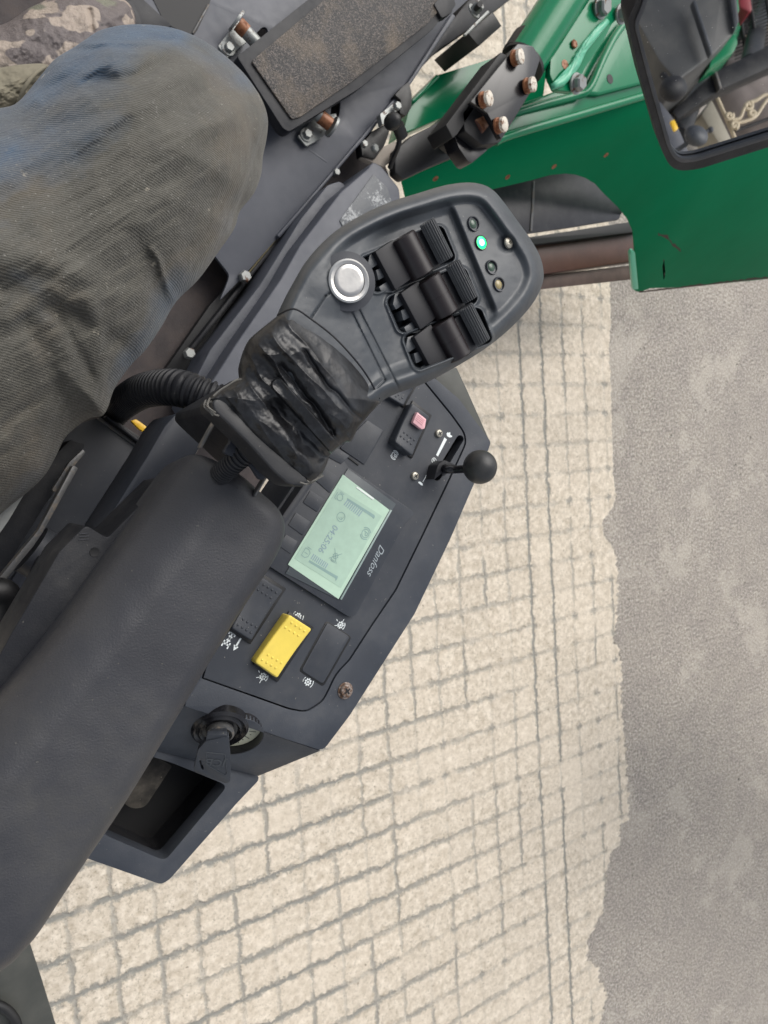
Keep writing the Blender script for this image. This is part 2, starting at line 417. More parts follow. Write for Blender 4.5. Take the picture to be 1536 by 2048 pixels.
def m_paving():
    """square imprinted setts: unit cell .11 m, joints lie on whole cells"""
    m, t, b = nodes('imprinted_sett_paving'); co = obco(t)
    sx = N(t, 'SeparateXYZ'); t.links.new(co, sx.inputs[0])
    wob = noise(t, 13, 5, .7); wob2 = noise(t, 19, 5, .7, None)
    def line(axis, wb, off, w0):
        g = math_(t, 'ADD', math_(t, 'DIVIDE', sx.outputs[axis], .11), math_(t, 'MULTIPLY_ADD', wb, .34, off-.17))
        fr = math_(t, 'FRACT', g); d = math_(t, 'MINIMUM', fr, math_(t, 'SUBTRACT', 1, fr))
        return d, math_(t, 'FLOOR', math_(t,'ADD',g,.5))
    dx, ix = line(0, wob, 0, .03); dy, iy = line(1, wob2, 0, .03)
    gx = math_(t,'FLOOR',math_(t,'DIVIDE',sx.outputs[0],.11)); gy = math_(t,'FLOOR',math_(t,'DIVIDE',sx.outputs[1],.11))
    def hsh(a, b_, sa, sb):
        cm = N(t,'CombineXYZ'); t.links.new(a, cm.inputs[0]); t.links.new(b_, cm.inputs[1]); cm.inputs[2].default_value = sa
        wn = N(t,'TexWhiteNoise', noise_dimensions='3D'); t.links.new(cm.outputs[0], wn.inputs[0]); return wn.outputs['Value']
    # joints across (fixed X): faint and interrupted; joints along: strong left, worn away towards the edge
    ex = N(t,'MapRange'); t.links.new(sx.outputs[0], ex.inputs[0]); ex.inputs[1].default_value = -.9; ex.inputs[2].default_value = .15; ex.inputs[3].default_value = 1; ex.inputs[4].default_value = .35
    strong = math_(t,'LESS_THAN', math_(t,'ABSOLUTE', math_(t,'SUBTRACT', ix, .5)), .6)      # two unbroken edge joints
    ax = math_(t,'MAXIMUM', ramp(t, hsh(ix,math_(t,'FLOOR',math_(t,'DIVIDE',gy,3.0)),3.3,0), [(.2,.10),(.75,.8)]), math_(t,'MULTIPLY', strong, ramp(t, hsh(ix,gy,9.1,0), [(.05,.3),(.2,1)])))
    ay = math_(t,'MULTIPLY', ex.outputs[0], ramp(t, hsh(gx,iy,5.7,0), [(.02,.45),(.25,1)]))
    blot = ramp(t, noise(t, 60, 4, .7), [(.36,.25),(.62,1.5)])
    def mask(d, amp, w):
        r = N(t,'MapRange', interpolation_type='SMOOTHSTEP'); t.links.new(d, r.inputs[0])
        ww = math_(t,'MULTIPLY', blot, w); t.links.new(ww, r.inputs[2]); r.inputs[1].default_value = .012; r.inputs[3].default_value = 1; r.inputs[4].default_value = 0
        return math_(t,'MULTIPLY', r.outputs[0], amp)
    def near(d):
        r = N(t,'MapRange', interpolation_type='SMOOTHSTEP'); t.links.new(d, r.inputs[0]); r.inputs[1].default_value = .06; r.inputs[2].default_value = .24; r.inputs[3].default_value = 1; r.inputs[4].default_value = 0; return r.outputs[0]
    gate = ramp(t, math_(t,'ADD', noise(t, 5.5, 3, .6), math_(t,'MULTIPLY', math_(t,'SUBTRACT', 1, ex.outputs[0]), -.20)), [(.28,.12),(.40,1)])
    star = ramp(t, hsh(ix,iy,7.7,0), [(.2,.15),(.6,.85)])
    ayy = math_(t,'MAXIMUM', math_(t,'MULTIPLY', ay, gate), math_(t,'MULTIPLY', near(dx), star))
    axx = math_(t,'MAXIMUM', math_(t,'MULTIPLY', ax, math_(t,'MAXIMUM', gate, strong)), math_(t,'MULTIPLY', near(dy), math_(t,'MULTIPLY', star, .8)))
    j = math_(t,'MAXIMUM', mask(dx, axx, .10), mask(dy, ayy, .14))
    fine = noise(t, 110, 4, .8); mid = noise(t, 40, 5, .7); big = noise(t, 2.2, 4)
    c = mix(t, ramp(t, mid, [(.35,0),(.7,1)]), (.49,.42,.325), (.77,.69,.575))
    c = mix(t, ramp(t, fine, [(.33,.9),(.47,0)]), c, (.30,.255,.19)); c = mix(t, ramp(t, big, [(.45,0),(.7,.5)]), c, (.69,.605,.49))
    c = mix(t, math_(t,'MULTIPLY', ramp(t, noise(t, 60, 2), [(.72,0),(.76,1)]), .8), c, (.16,.13,.09))
    tone = math_(t,'MULTIPLY_ADD', hsh(gx,gy,1.7,0), .07, .95)
    hsv = N(t,'HueSaturation'); t.links.new(c, hsv.inputs['Color']); t.links.new(tone, hsv.inputs['Value'])
    c = mix(t, j, hsv.outputs[0], mix(t, fine, (.19,.185,.163), (.32,.31,.275)))
    t.links.new(c, b.inputs['Base Color']); b.inputs['Roughness'].default_value = .8
    bump(t, b, math_(t,'SUBTRACT',1,j), .6, .008); bump(t, b, fine, .5, .003); bump(t, b, mid, .4, .006); return m
M['tarmac'] = m_tarmac(); M['paving'] = m_paving()
g = 60
tag(mk('ground', [(-g,-g,0),(g,-g,0),(g,g,0),(-g,g,0)], [(0,1,2,3)], M['tarmac'], None, 0), kind='structure')
# edge of the paving, read off the picture from top to bottom
edge = [(1205,-200),(1210,100),(1215,300),(1218,420),(1220,580),(1222,640),(1218,700),(1222,780),(1224,850),(1226,950),(1232,990),(1228,1010),(1207,1040),(1204,1060),(1212,1078),
        (1229,1100),(1233,1130),(1236,1180),(1232,1250),(1225,1278),(1238,1300),(1243,1345),(1242,1400),(1247,1460),(1252,1520),(1256,1580),(1258,1640),(1240,1650),(1240,1690),
        (1226,1700),(1215,1730),(1210,1790),(1205,1825),(1186,1860),(1175,1880),(1176,1920),(1196,1935),(1200,1965),(1212,1980),(1210,2010),(1200,2045),(1190,2080),(1200,2150),(1180,2300)]
E2 = []
for k in range(len(edge)-1):
    a, b2 = P(*edge[k],.004), P(*edge[k+1],.004); m_ = max(1, int((b2-a).length/.007))
    for i in range(m_):
        p = a.lerp(b2, i/m_); q = p.y*60; s_ = 1 if p.y < -.9 else .4
        E2.append(Vector((p.x+s_*(.006*math.sin(q*1.7)+.005*math.sin(q*4.3+1)+.013*(random.random()-.5)), p.y, .004)))
lo, hi = E2[-1], E2[0]
bm = bmesh.new(); vs = [bm.verts.new(p) for p in [Vector((hi.x,12,.004))]+E2+[Vector((lo.x,-12,.004)),Vector((-14,-12,.004)),Vector((-14,12,.004))]]
bmesh.ops.triangulate(bm, faces=[bm.faces.new(vs)])
tag(from_bm('paved_path', bm, M['paving'], None, 0), kind='structure')

# ------------------------------------------------------------------ control console
ZC = 1.473
con = thing('control_console', 'grey plastic control console with green display, rocker switches and an open tray', 'control console')
out_c = rnd([(845,735),(918,798),(982,884),(978,896),(950,963),(900,1079),(829,1228),(700,1430),(646,1502),(370,1413),(400,1290),(560,1030),(650,880),(740,740)], [2,3,8,8,4,4,4,4,14,2,2,2,2,2])
groove = rnd([(846,757),(905,829),(930,864),(934,886),(900,960),(843,1079),(793,1181),(746,1250),(700,1321),(673,1349),(658,1382),(646,1404),(612,1426),(577,1419),(403,1357),(440,1230),(575,1010),(655,880),(745,742)], [2,6,16,16,6,6,6,6,6,18,12,14,14,8,2,2,2,2,2])
slab('console_body', out_c, ZC, .030, M['console'], con, .0022, 3, holes=[groove])
cg = np.array(groove).mean(0)
def shrink(pts, px):
    o = np.array(pts, float); r = []
    for i in range(len(o)):
        a, b = o[i-1], o[(i+1) % len(o)]; t = (b-a)/(np.hypot(*(b-a))+1e-9); nrm = np.array([t[1],-t[0]])
        if nrm @ (cg-o[i]) < 0: nrm = -nrm
        r.append(tuple(o[i]+nrm*px))
    return r
slot = capsule(920,878,874,954,7.5)
panel = shrink(groove, 3.6)
slab('panel_plate', panel, ZC-.0006, .010, M['panel'], con, .0004, 1, holes=[slot])
slab('inner_floor', shrink(groove,-6), ZC-.016, .004, M['void'], con, 0)
# lower side wall of the console under the plate
slab('underbody', [(p[0],p[1]) for p in rnd([(858,760),(925,812),(968,880),(965,900),(890,1075),(818,1228),(690,1425),(640,1490),(400,1410),(470,1200),(600,1000),(740,760)],6)], ZC-.0302, .07, M['console'], con, .002)
# sloping face with the ignition and the tray below it
zt, zl = ZC-.0005, ZC-.034
A_, B_, C_, D_ = P(300,1391,zt), P(640,1502,zt), P(518,1552,zl), P(200,1473,zl)
bm = bmesh.new()
SL = Plane((A_+B_)/2, (B_-A_).cross(D_-A_)*(1 if (B_-A_).cross(D_-A_).z > 0 else -1), (B_-A_))
face_poly = [(300,1391),(640,1502),(517,1552),(200,1473)]
hole_l = []
CB = (440,1464); CG_ = (468,1474)
def disc_px(pl, c, r, h=0, n=40):
    o = pl.hit(*c, h); return [o+(pl.ex*math.cos(6.2832*k/n)+pl.ey*math.sin(6.2832*k/n))*r for k in range(n)]
RG = .0215
prism_bm(bm, [[SL.hit(*p) for p in face_poly], disc_px(SL, CG_, RG)], .004, -SL.n)
from_bm('sloping_face', bm, M['console'], con, 35, .0008)
g_ = obj_g = lathe('gauge', SL.hit(*CG_)-SL.n*.004, SL.n, [(RG*1.0,-.010),(RG*1.0,.0036),(RG*.97,.0036),(RG*.95,-.006)], M['gloss'], con, 48)
lathe('gauge_face', SL.hit(*CG_)-SL.n*.007, SL.n, [(RG*.94,-.001),(RG*.94,0)], M['cream'], g_, 48)
bm = bmesh.new(); gc = SL.hit(*CG_)-SL.n*.0068
for k in range(24):
    a = 6.2832*k/24; d = SL.ex*math.cos(a)+SL.ey*math.sin(a); t_ = d.cross(SL.n); l0 = .55 if k % 2 else .66
    q = [gc+d*RG*l0+t_*.0003, gc+d*RG*l0-t_*.0003, gc+d*RG*(.8 if k%2 else .72)-t_*.0003, gc+d*RG*(.8 if k%2 else .72)+t_*.0003]
    bm.faces.new([bm.verts.new(p) for p in q])
from_bm('gauge_marks', bm, M['black'], g_, 0)
bm = bmesh.new(); lathe_bm(bm, gc+SL.n*.0001, SL.n, [(RG*.52,0),(RG*.52,.0004),(RG*.48,.0004),(RG*.48,0)], 40, False); from_bm('gauge_ring', bm, M['chrome'], g_, 30)
# tray
rim = rnd([(200,1472),(517,1551),(517,1561),(474,1606),(338,1760),(322,1769),(175,1717),(60,1676),(110,1560)], [2,10,6,4,10,12,2,2,2])
pocket = rnd([(345,1526),(456,1571),(330,1722),(214,1672),(140,1620),(230,1490)], [12,16,14,12,6,6])
slab('tray_rim', rim, zl-.0004, .016, M['console'], con, .004, 3, holes=[pocket])
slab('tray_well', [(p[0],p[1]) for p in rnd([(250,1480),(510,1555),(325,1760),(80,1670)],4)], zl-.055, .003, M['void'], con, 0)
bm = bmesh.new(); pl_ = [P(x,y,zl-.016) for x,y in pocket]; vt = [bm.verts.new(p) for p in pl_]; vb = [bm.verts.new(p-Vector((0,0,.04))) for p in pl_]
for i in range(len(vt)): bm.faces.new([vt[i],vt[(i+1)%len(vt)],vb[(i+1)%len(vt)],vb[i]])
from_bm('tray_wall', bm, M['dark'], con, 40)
slab('dusty_tray_pad', rnd([(290,1500),(345,1532),(290,1616),(262,1618),(240,1600)],[4,4,14,12,4]), zl-.030, .003, plastic('tray_dirt',(.035,.031,.026),.8,.7,dcol=(.16,.14,.11),dscale=60), con, .001)

# display
disp = slab('display_housing', rnd([(650,862),(696,934),(832,1026),(808,1050),(712,1231),(698,1234),(535,1130),(575,1020)],[2,2,12,6,8,8,2,2]), ZC+.0035, .006, M['panel'], con, .0012, 2)
slab('display_glass', [(696,937),(792,1008),(678,1200),(571,1147)], ZC+.0042, .0008, plastic('display_bezel',(.06,.072,.08),.42,.1,gs=0), disp, .0002)
slab('display_panel', [(686,949),(779,1020),(677,1198),(576,1129)], ZC+.0045, .0004, M['lcd'], disp, 0)
slab('display_area', [(676,976),(764,1032),(682,1176),(589,1117)], ZC+.0047, .0002, M['lcd2'], disp, 0)
slab('display_edge', bar(783,1020,682,1199,3.5), ZC+.0049, .0012, flat('clear_edge',(.26,.33,.31),.3), disp, .0002)
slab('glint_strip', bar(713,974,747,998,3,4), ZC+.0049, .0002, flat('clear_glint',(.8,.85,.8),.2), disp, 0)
for i, q in enumerate([[(662,888),(700,912),(683,928),(640,905)],[(643,932),(677,955),(660,986),(628,958)],[(621,981),(649,999),(635,1024),(606,1005)],[(592,1025),(621,1044),(606,1071),(577,1050)],[(572,1069),(596,1083),(582,1108),(557,1091)]]):
    k_ = slab('soft_key', rnd(q,2), ZC+.0042, .0007, M['panel'], disp, .00012)
class Marks:
    """thin ribbons printed on a horizontal face; local frame is metric, x along the direction given in pixels"""
    def __init__(s, cx, cy, ax, ay, z, unit=.001):
        s.o = P(cx,cy,z); d = P(cx+ax,cy+ay,z)-s.o; s.x = d.normalized(); s.y = Vector((0,0,1)).cross(s.x); s.u = unit; s.bm = bmesh.new()
    def pt(s, x, y): return s.o+(s.x*x+s.y*y)*s.u
    def line(s, pts, w, closed=False):
        n = len(pts); 
        for i in range(n if closed else n-1):
            a, b = pts[i], pts[(i+1) % n]; L = math.hypot(b[0]-a[0], b[1]-a[1]) or 1
            tx, ty = (b[0]-a[0])/L*w*.35, (b[1]-a[1])/L*w*.35; nx, ny = -(b[1]-a[1])/L*w/2, (b[0]-a[0])/L*w/2
            q = [(a[0]-tx+nx,a[1]-ty+ny),(a[0]-tx-nx,a[1]-ty-ny),(b[0]+tx-nx,b[1]+ty-ny),(b[0]+tx+nx,b[1]+ty+ny)]
            s.bm.faces.new([s.bm.verts.new(s.pt(*p)+Vector((0,0,.00002*(i%2)))) for p in q])
    def poly(s, pts): s.bm.faces.new([s.bm.verts.new(s.pt(*p)) for p in pts])
    def arc(s, cx, cy, r, a0, a1, w, n=16, cl=False):
        s.line([(cx+r*math.cos(math.radians(a0+(a1-a0)*k/n)), cy+r*math.sin(math.radians(a0+(a1-a0)*k/n))) for k in range(n if cl else n+1)], w, cl)
    def done(s, name, mat, parent):
        ob = from_bm(name, s.bm, mat, parent, 0)
        for p in ob.data.polygons:
            if p.normal.z < 0: p.flip()
        return ob
def text(name, s, cx, cy, ax, ay, z, size, mat, parent, shear=0, sx=1, pl=None, bold=0):
    cu = bpy.data.curves.new(name, 'FONT'); cu.body = s; cu.size = size; cu.align_x = 'CENTER'; cu.align_y = 'CENTER'; cu.shear = shear; cu.offset = bold
    cu.extrude = .00005; t = bpy.data.objects.new(name, cu); COL.objects.link(t)
    me = bpy.data.meshes.new_from_object(t.evaluated_get(bpy.context.evaluated_depsgraph_get())); bpy.data.objects.remove(t)
    if pl: o = pl.hit(cx,cy,z); x = (pl.hit(cx+ax,cy+ay,z)-o).normalized(); n_ = pl.n
    else: o = P(cx,cy,z); x = (P(cx+ax,cy+ay,z)-o).normalized(); n_ = Vector((0,0,1))
    y = n_.cross(x); R_ = Matrix((x*sx,y,n_)).transposed().to_4x4(); R_.translation = o; me.transform(R_)
    me.materials.clear(); me.materials.append(mat); ob = bpy.data.objects.new(name, me); return link(ob, parent)
LX, LY = -126, 210          # reading direction on the display
zi = ZC+.00485
text('display_digits', '04:25:06', 656,1078, LX, LY, zi, .0074, M['ink2'], disp, sx=.95)
def gear(mk_, cx, cy, r, w, n=8):
    mk_.arc(cx,cy,r,0,360,w,16,True)
    for k in range(n): a = 6.2832*k/n; mk_.line([(cx+r*math.cos(a),cy+r*math.sin(a)),(cx+r*1.35*math.cos(a),cy+r*1.35*math.sin(a))], w*1.3)
    mk_.arc(cx,cy,r*.35,0,360,w*.8,10,True)
def brake(mk_, w, p=True):
    mk_.arc(0,0,2.9,0,360,w,24,True)
    if p: mk_.line([(-1,-1.7),(-1,1.7),(.5,1.7),(1.1,1.1),(1.1,.5),(.5,0),(-1,0)], w)
    mk_.arc(0,0,4.1,-50,50,w*1.1); mk_.arc(0,0,4.1,130,230,w*1.1)
m_ = Marks(731,1067,LX,LY,zi,.00115); brake(m_,.55); m_.done('brake_symbol', M['ink'], disp)
m_ = Marks(682,1034,LX,LY,zi); m_.arc(0,0,3.6,0,360,.5,24,True); m_.line([(0,0),(1.6,1.6)],.5); m_.arc(0,0,1.9,-60,120,.4); m_.done('clock_symbol', M['ink'], disp)
def nogear(m_, w, k=1):
    gear(m_,0,0,1.9*k,w); m_.line([(-4.4*k,-3.8*k),(4.4*k,3.8*k)],w); m_.line([(-4.4*k,3.8*k),(4.4*k,-3.8*k)],w); m_.arc(0,0,3.9*k,-35,35,w); m_.arc(0,0,4.8*k,-28,28,w)
m_ = Marks(671,1112,LX,LY,zi); nogear(m_,.5); m_.done('gear_symbol', M['ink'], disp)
m_ = Marks(679,994,LX,LY,zi); m_.arc(0,.5,2.6,0,360,.5,16,True)
for k in range(4): m_.line([(-4.4,-.8+k*1.0),(-2.8,-1.6+k*1.0)],.45)
m_.line([(-2,-3.4),(2.6,-3.4),(3.2,-1.5)],.5); m_.done('lamp_symbol', M['ink'], disp)
m_ = Marks(612,1106,LX,LY,zi); m_.line([(-3.2,-2.4),(3.2,-2.4),(3.4,1),(1.4,3.0),(-1.8,3.0),(-3.2,1)],.5,True); m_.line([(0,-1.2),(0,1.6)],.5); m_.line([(-4.6,-1.5),(-4.6,2.2)],.5); m_.done('engine_symbol', M['ink'], disp)
for (x0,y0,x1,y1,dx,dy,w_) in ((692,1005,721,1027,-8,11,3.2),(625,1113,653,1132,-6,10,3.2)):
    bm = bmesh.new()
    for k in range(9):
        t_ = k/8; x = x0+(x1-x0)*t_; y = y0+(y1-y0)*t_
        prism_bm(bm, [[P(*p, zi) for p in bar(x-dx/2,y-dy/2,x+dx/2,y+dy/2,1.9)]], .0001)
    from_bm('level_bars', bm, M['ink2'], disp, 0)
for q in ([(695,996),(749,1030),(750,1034),(747,1038),(745,1035),(694,1000)],[(619,1120),(676,1153),(674,1159),(671,1162),(671,1157),(617,1124)]):
    slab('level_axis', q, zi-.00005, .0001, M['ink'], disp, 0)
text('brand_script', 'Danfoss', 752,1120, -68, 150, ZC+.0036, .0088, M['grey_print'], disp, shear=.45, sx=.92)
slab('side_light_seam', bar(566,1142,700,1226,2.2), ZC+.0032, .0005, M['gold'], disp, .0002)

# rocker switches -------------------------------------------------
def rocker(pts, mat, label=None, z=ZC, h=.006, base=True, tilt=0, dots=((.16,1),(.84,1)), wall=None):
    """pts: four pixel corners of the cap (two at the upper end, then the lower end going round)"""
    u = [P(x,y,z+h) for x,y in pts]; a, b, c, d = u      # a-b upper edge, c-d lower edge
    bm = bmesh.new(); n = 10; sec = []
    for i in range(n+1):
        t_ = i/n; l = a.lerp(d,t_); r = b.lerp(c,t_); zz = tilt*(t_-.5)-.0016*(1-(2*t_-1)**2)*.9
        sec.append([bm.verts.new(l+Vector((0,0,zz))), bm.verts.new(r+Vector((0,0,zz))), bm.verts.new(r+Vector((0,0,-h-.003))), bm.verts.new(l+Vector((0,0,-h-.003)))])
    for s0, s1 in zip(sec, sec[1:]):
        for k in range(4): bm.faces.new([s0[k], s0[(k+1)%4], s1[(k+1)%4], s1[k]])
    bm.faces.new(sec[0][::-1]); bm.faces.new(sec[-1])
    ob = from_bm('rocker_switch', bm, mat, con, 30, .0016, 3, 38)
    if label: ob['label'] = label
    ey = (d-a); ex = (b-a)
    for t0, on in dots:
        bm = bmesh.new()
        for rr in (0,1):
            for q in range(4):
                t_ = t0+(.062 if rr else -.062); s_ = .17+q*.2+(.08 if rr == 0 else 0)
                p = a+ey*t_+ex*s_*.95; zz = tilt*(t_-.5)-.0016*(1-(2*t_-1)**2)*.9
                lathe_bm(bm, Vector((p.x,p.y,z+h+zz-.0002)), (0,0,1), [(.0011,0),(.0009,.0005),(.0004,.0007)], 12)
        from_bm('grip_dimples', bm, mat, ob, 60)
    if base:
        e = [P(x,y,z+.0012) for x,y in pts]; cc = sum(e, Vector())/4; e = [cc+(p-cc)*1.0 for p in e]
        s_ = 1.10; e = [Vector((cc.x+(p.x-cc.x)*s_, cc.y+(p.y-cc.y)*s_, z+.0012)) for p in e]
        bm = bmesh.new(); prism_bm(bm, [e], .002); from_bm('switch_surround', bm, M['black'], ob, 30, .0006)
    return ob
ry = rocker([(578,1229),(623,1258),(557,1358),(512,1326)], M['yellow'], 'yellow rocker cap', h=.0095, tilt=-.003)
rocker([(524,1153),(568,1181),(503,1282),(462,1256)], M['panel'], 'black rocker cap half under the armrest', h=.006, tilt=.001)
rb = slab('rocker_switch', rnd([(655,1245),(700,1274),(646,1368),(603,1341)],6), ZC+.0006, .003, M['panel'], con, .0006); rb['label'] = 'flat blank black switch cover'
rs = slab('switch_surround', rnd([(653,1241),(704,1274),(647,1374),(598,1342)],7), ZC-.0002, .001, M['black'], rb, .0003)
rp = rocker([(826,806),(861,833),(825,912),(789,884)], M['panel'], 'black rocker cap with a small pink lock slider', h=.0095, tilt=.001, dots=((.74,1),))
slab('lock_slider', rnd([(835,824),(853,838),(850,857),(844,859),(826,845)],2), ZC+.0125, .004, M['pink'], rp, .0007)
bm = bmesh.new()
for k in range(4): t_=k/3; prism_bm(bm, [[P(*p, ZC+.0129) for p in bar(834+2-t_*5,829+t_*9,849+1-t_*5,841+t_*9,.9)]], .0004)
from_bm('slider_ridges', bm, M['pink'], rp, 0)
rocker([(790,744),(830,774),(808,812),(765,786)], M['panel'], 'black rocker cap mostly hidden under the joystick head', h=.006, dots=((.72,1),))
bl = slab('blank_cover', rnd([(735,840),(768,862),(730,930),(680,896)],4), ZC+.0005, .002, M['panel'], con, .0004)
slab('switch_recess', bar(683,903,718,930,3.0), ZC+.0004, .0008, M['black'], bl, 0)

# printed symbols
Z1 = ZC-.00045
def ps(name, cx, cy, fn, unit=.001, d=(LX,LY)):
    m_ = Marks(cx,cy,d[0],d[1],Z1,unit); fn(m_); return m_.done(name, M['white'], con)
ps('brake_symbol', 789,910, lambda m_: brake(m_,.6), .00088)
def gr(m_): gear(m_,0,0,2.0,.7); m_.arc(0,0,4.4,20,80,.6); m_.arc(0,0,4.4,-80,-20,.6)
def gr2(m_): gear(m_,0,0,2.0,.7); m_.arc(0,0,4.6,60,125,.7); m_.arc(0,0,4.4,-115,-70,.6)
ps('gear_symbol', 596,1233, gr2, .0010); ps('gear_symbol', 616,1364, gr2, .0010)
def ngr(m_): gear(m_,0,0,2.1,.6); m_.line([(-5.2,1.6),(5.2,-1.2)],.5); m_.line([(-1.2,4.6),(1.8,-5.2)],.5); m_.arc(0,0,4.2,50,125,.8); m_.line([(-2.5,-4),(-3.5,-5)],.6)
ps('crossed_gear_symbol', 526,1353, ngr, .00095, (-30,100)); ps('crossed_gear_symbol', 681,1250, ngr, .00095, (-30,100))
def axle(m_):
    m_.line([(-6,0),(6,0)],1.3)
    for x in (-5.5,5.5): m_.line([(x,-3),(x,3)],1.5)
    for y in (-3,3): m_.line([(-7.5,y),(-3.5,y)],1.3); m_.line([(3.5,y),(8.2,y)],1.3)
    m_.line([(-2,1.4),(2,-1.4)],1.2); m_.line([(-2,-1.4),(2,1.4)],1.2)
ps('axle_symbol', 459,1277, axle, .00082)
ps('arrow_symbol', 476,1286, lambda m_: (m_.line([(-5.2,0),(3,0)],1.5), m_.poly([(2.5,-2.3),(6.8,0),(2.5,2.3)])), .00092)
m_ = Marks(879,905,LX,LY,Z1); m_.bm.faces.new([m_.bm.verts.new(P(*p,Z1)) for p in [(889,875),(894,879),(876,913),(872,910)]][::-1]); m_.bm.faces.new([m_.bm.verts.new(P(*p,Z1)) for p in [(864,928),(866,929),(846,964),(845.4,963.6)]][::-1])
for q in ([(893,867),(896,864),(897,866),(900,864),(901,867),(900,868),(902,871),(904,871),(904,874),(899,875),(894,872)],[(836,964),(840,963),(845,967),(846,971),(843,971),(839,968)]): m_.bm.faces.new([m_.bm.verts.new(P(*p,Z1+.0001)) for p in q])
m_.done('speed_scale', M['white'], con)
ps('throttle_symbol', 868,921, lambda m_: (m_.arc(0,0,2.2,0,360,.5,14,True), m_.line([(-.8,-.8),(.9,.9)],.9), m_.line([(1.5,2),(2.6,3)],.5)), .001)
def screw(x, y, z, r, mat, parent, sc=1):
    c = P(x,y,z); ob = lathe('screw', c, (0,0,1), [(r*1.02,-.001),(r,.0008),(r*.9,.0016),(r*.6,.0021),(r*.05,.0023)], mat, parent, 28)
    bm = bmesh.new(); s = r*.55
    for a in (.5, .5+math.pi/2):
        d = Vector((math.cos(a),math.sin(a),0)); e = Vector((-d.y,d.x,0)); k = r*.13
        bm.faces.new([bm.verts.new(c+Vector((0,0,.0024))+v_) for v_ in (d*s+e*k, -d*s+e*k, -d*s-e*k, d*s-e*k)])
        bmesh.ops.translate(bm, verts=[], vec=(0,0,0)); c = c+Vector((0,0,.00002))
    from_bm('cross_slot', bm, M['void'], ob, 0); return ob
screw(877,867,ZC,.0034,M['screw'],con); screw(829,952,ZC,.0034,M['screw'],con)
s_ = screw(692,1381,ZC+.002,.0052,M['rustscrew'],con); lathe('washer', P(690,1381,ZC), (0,0,1), [(.0066,-.0005),(.0066,.0009),(.0058,.0013)], M['rustscrew'], s_, 28)

# ------------------------------------------------------------------ throttle lever
tl = thing('throttle_lever', 'black ball topped lever standing in the slot at the right edge of the console', 'lever')
ballmesh('knob', P(960,934,1.515), .0138, plastic('knob_rubber',(.022,.023,.024),.45,.3,gs=.2,grain=700), tl)
tube('knob_seam', [P(929,922,1.513)]+[P(932,944,1.511),P(936,955,1.509)], .0004, M['dark'], tl, 6, 4)
tube('stem', [P(882,944,ZC-.012),P(890,938,ZC+.012),P(912,939,1.494),P(950,936,1.512)], lambda t: .0050-.0016*min(1,t*1.6), M['gloss'], tl, 14, 6)
slab('stem_plate', rnd([(868,960),(876,930),(889,920),(912,930),(905,941),(884,946)],3), ZC+.012, .022, M['dark'], tl, .001)

# ------------------------------------------------------------------ ignition key
ky = thing('ignition_key', 'black plastic key turned in the ignition below the console, hanging over the tray', 'key')
bc = SL.hit(*CB, .002)
lathe('barrel_ring', bc-SL.n*.006, SL.n, [(.0205,-.002),(.0205,.004),(.0185,.006),(.0165,.0045),(.0145,.0065),(.0125,.0045),(.0098,.0045),(.0098,.0085),(.0075,.0085),(.0070,.004)], M['gloss'], con, 48)
lathe('barrel_lip', bc-SL.n*.001, SL.n, [(.0098,-.001),(.0102,.0035),(.0086,.0045),(.0080,.002)], M['steelstrip'], con, 40)
KP = Plane(SL.hit(428,1530,.022), (SL.n*1.0+Vector((-.2,0,.35))), (CX.x,CX.y,CX.z))
kb = KP.slab('key_bow', rnd([(411,1483),(396,1500),(387,1541),(392,1545),(452,1567),(461,1563),(461,1520),(457,1473)],[2,3,2,2,4,5,2,2]), 0, .0045, M['panel'], ky, .0008, 2, holes=[capsule(401,1523,405,1537,2.6)])
tube('key_shaft', [SL.hit(440,1462,.002), KP.hit(436,1484,-.002)], .0072, M['panel'], ky, 4, 1, 20)
KP.slab('key_neck', rnd([(413,1470),(454,1470),(455,1500),(411,1495)],3), -.0008, .004, M['panel'], ky, .0008)
bmk = bmesh.new()
for a, b2 in (((412,1505),(450,1509)),((450,1509),(454,1547)),((454,1547),(450,1551)),((450,1551),(415,1531)),((415,1531),(412,1505))): prism_bm(bmk, [[KP.hit(*p,.0004) for p in bar(*a,*b2,1.1)]], .0004, -KP.n)
from_bm('key_frame_line', bmk, M['head'], kb, 0)
text('key_lettering', 'JCB', 431,1525, -40,-5, .0003, .0092, M['head'], kb, sx=1.0, pl=KP, bold=.0001)

# ------------------------------------------------------------------ armrest
arm = thing('armrest', 'long padded dark grey armrest crossing the lower left of the view', 'armrest')
ao = smooth_loop([(395,909),(441,926),(484,952),(520,984),(550,1010),(565,1033),(570,1056),(564,1086),(547,1122),(519,1166),(488,1213),(434,1300),(310,1508),(241,1620),(175,1718),(120,1800),(80,1862),(50,1898),(10,1936),(-80,1985),(-260,2010),(-420,1900),(-330,1720),(-90,1480),(0,1385),(105,1262),(200,1130),(262,1045),(330,950),(360,918)], 5)
def z_arm(X, Y, D):
    left = np.minimum(seg_d(X,Y,-400,1860,0,1385), np.minimum(seg_d(X,Y,0,1385,262,1045), seg_d(X,Y,262,1045,350,925)))
    e = 1-np.clip(D/34,0,1); e2 = 1-np.clip(left/140,0,1)
    return 1.560-.013*(1-np.sqrt(1-e**2.4*.98))-.030*e2**1.8 + .0011*fbm(X/130,Y/130,3,3)
relief('pad', ao, z_arm, M['arm'], arm, center=(90,1500), n=420, nr=70, skirt=.020, inset=.02, power=1.6)
ab = slab('underside_shell', rnd([(172,1050),(215,1076),(330,960),(420,940),(300,1300),(0,1700),(-100,1650),(-60,1420),(22,1268),(86,1160),(118,1104)],[10,8,4,20,10,4,4,4,4,8,8]), 1.510, .05, M['dark'], arm, .004, 3)
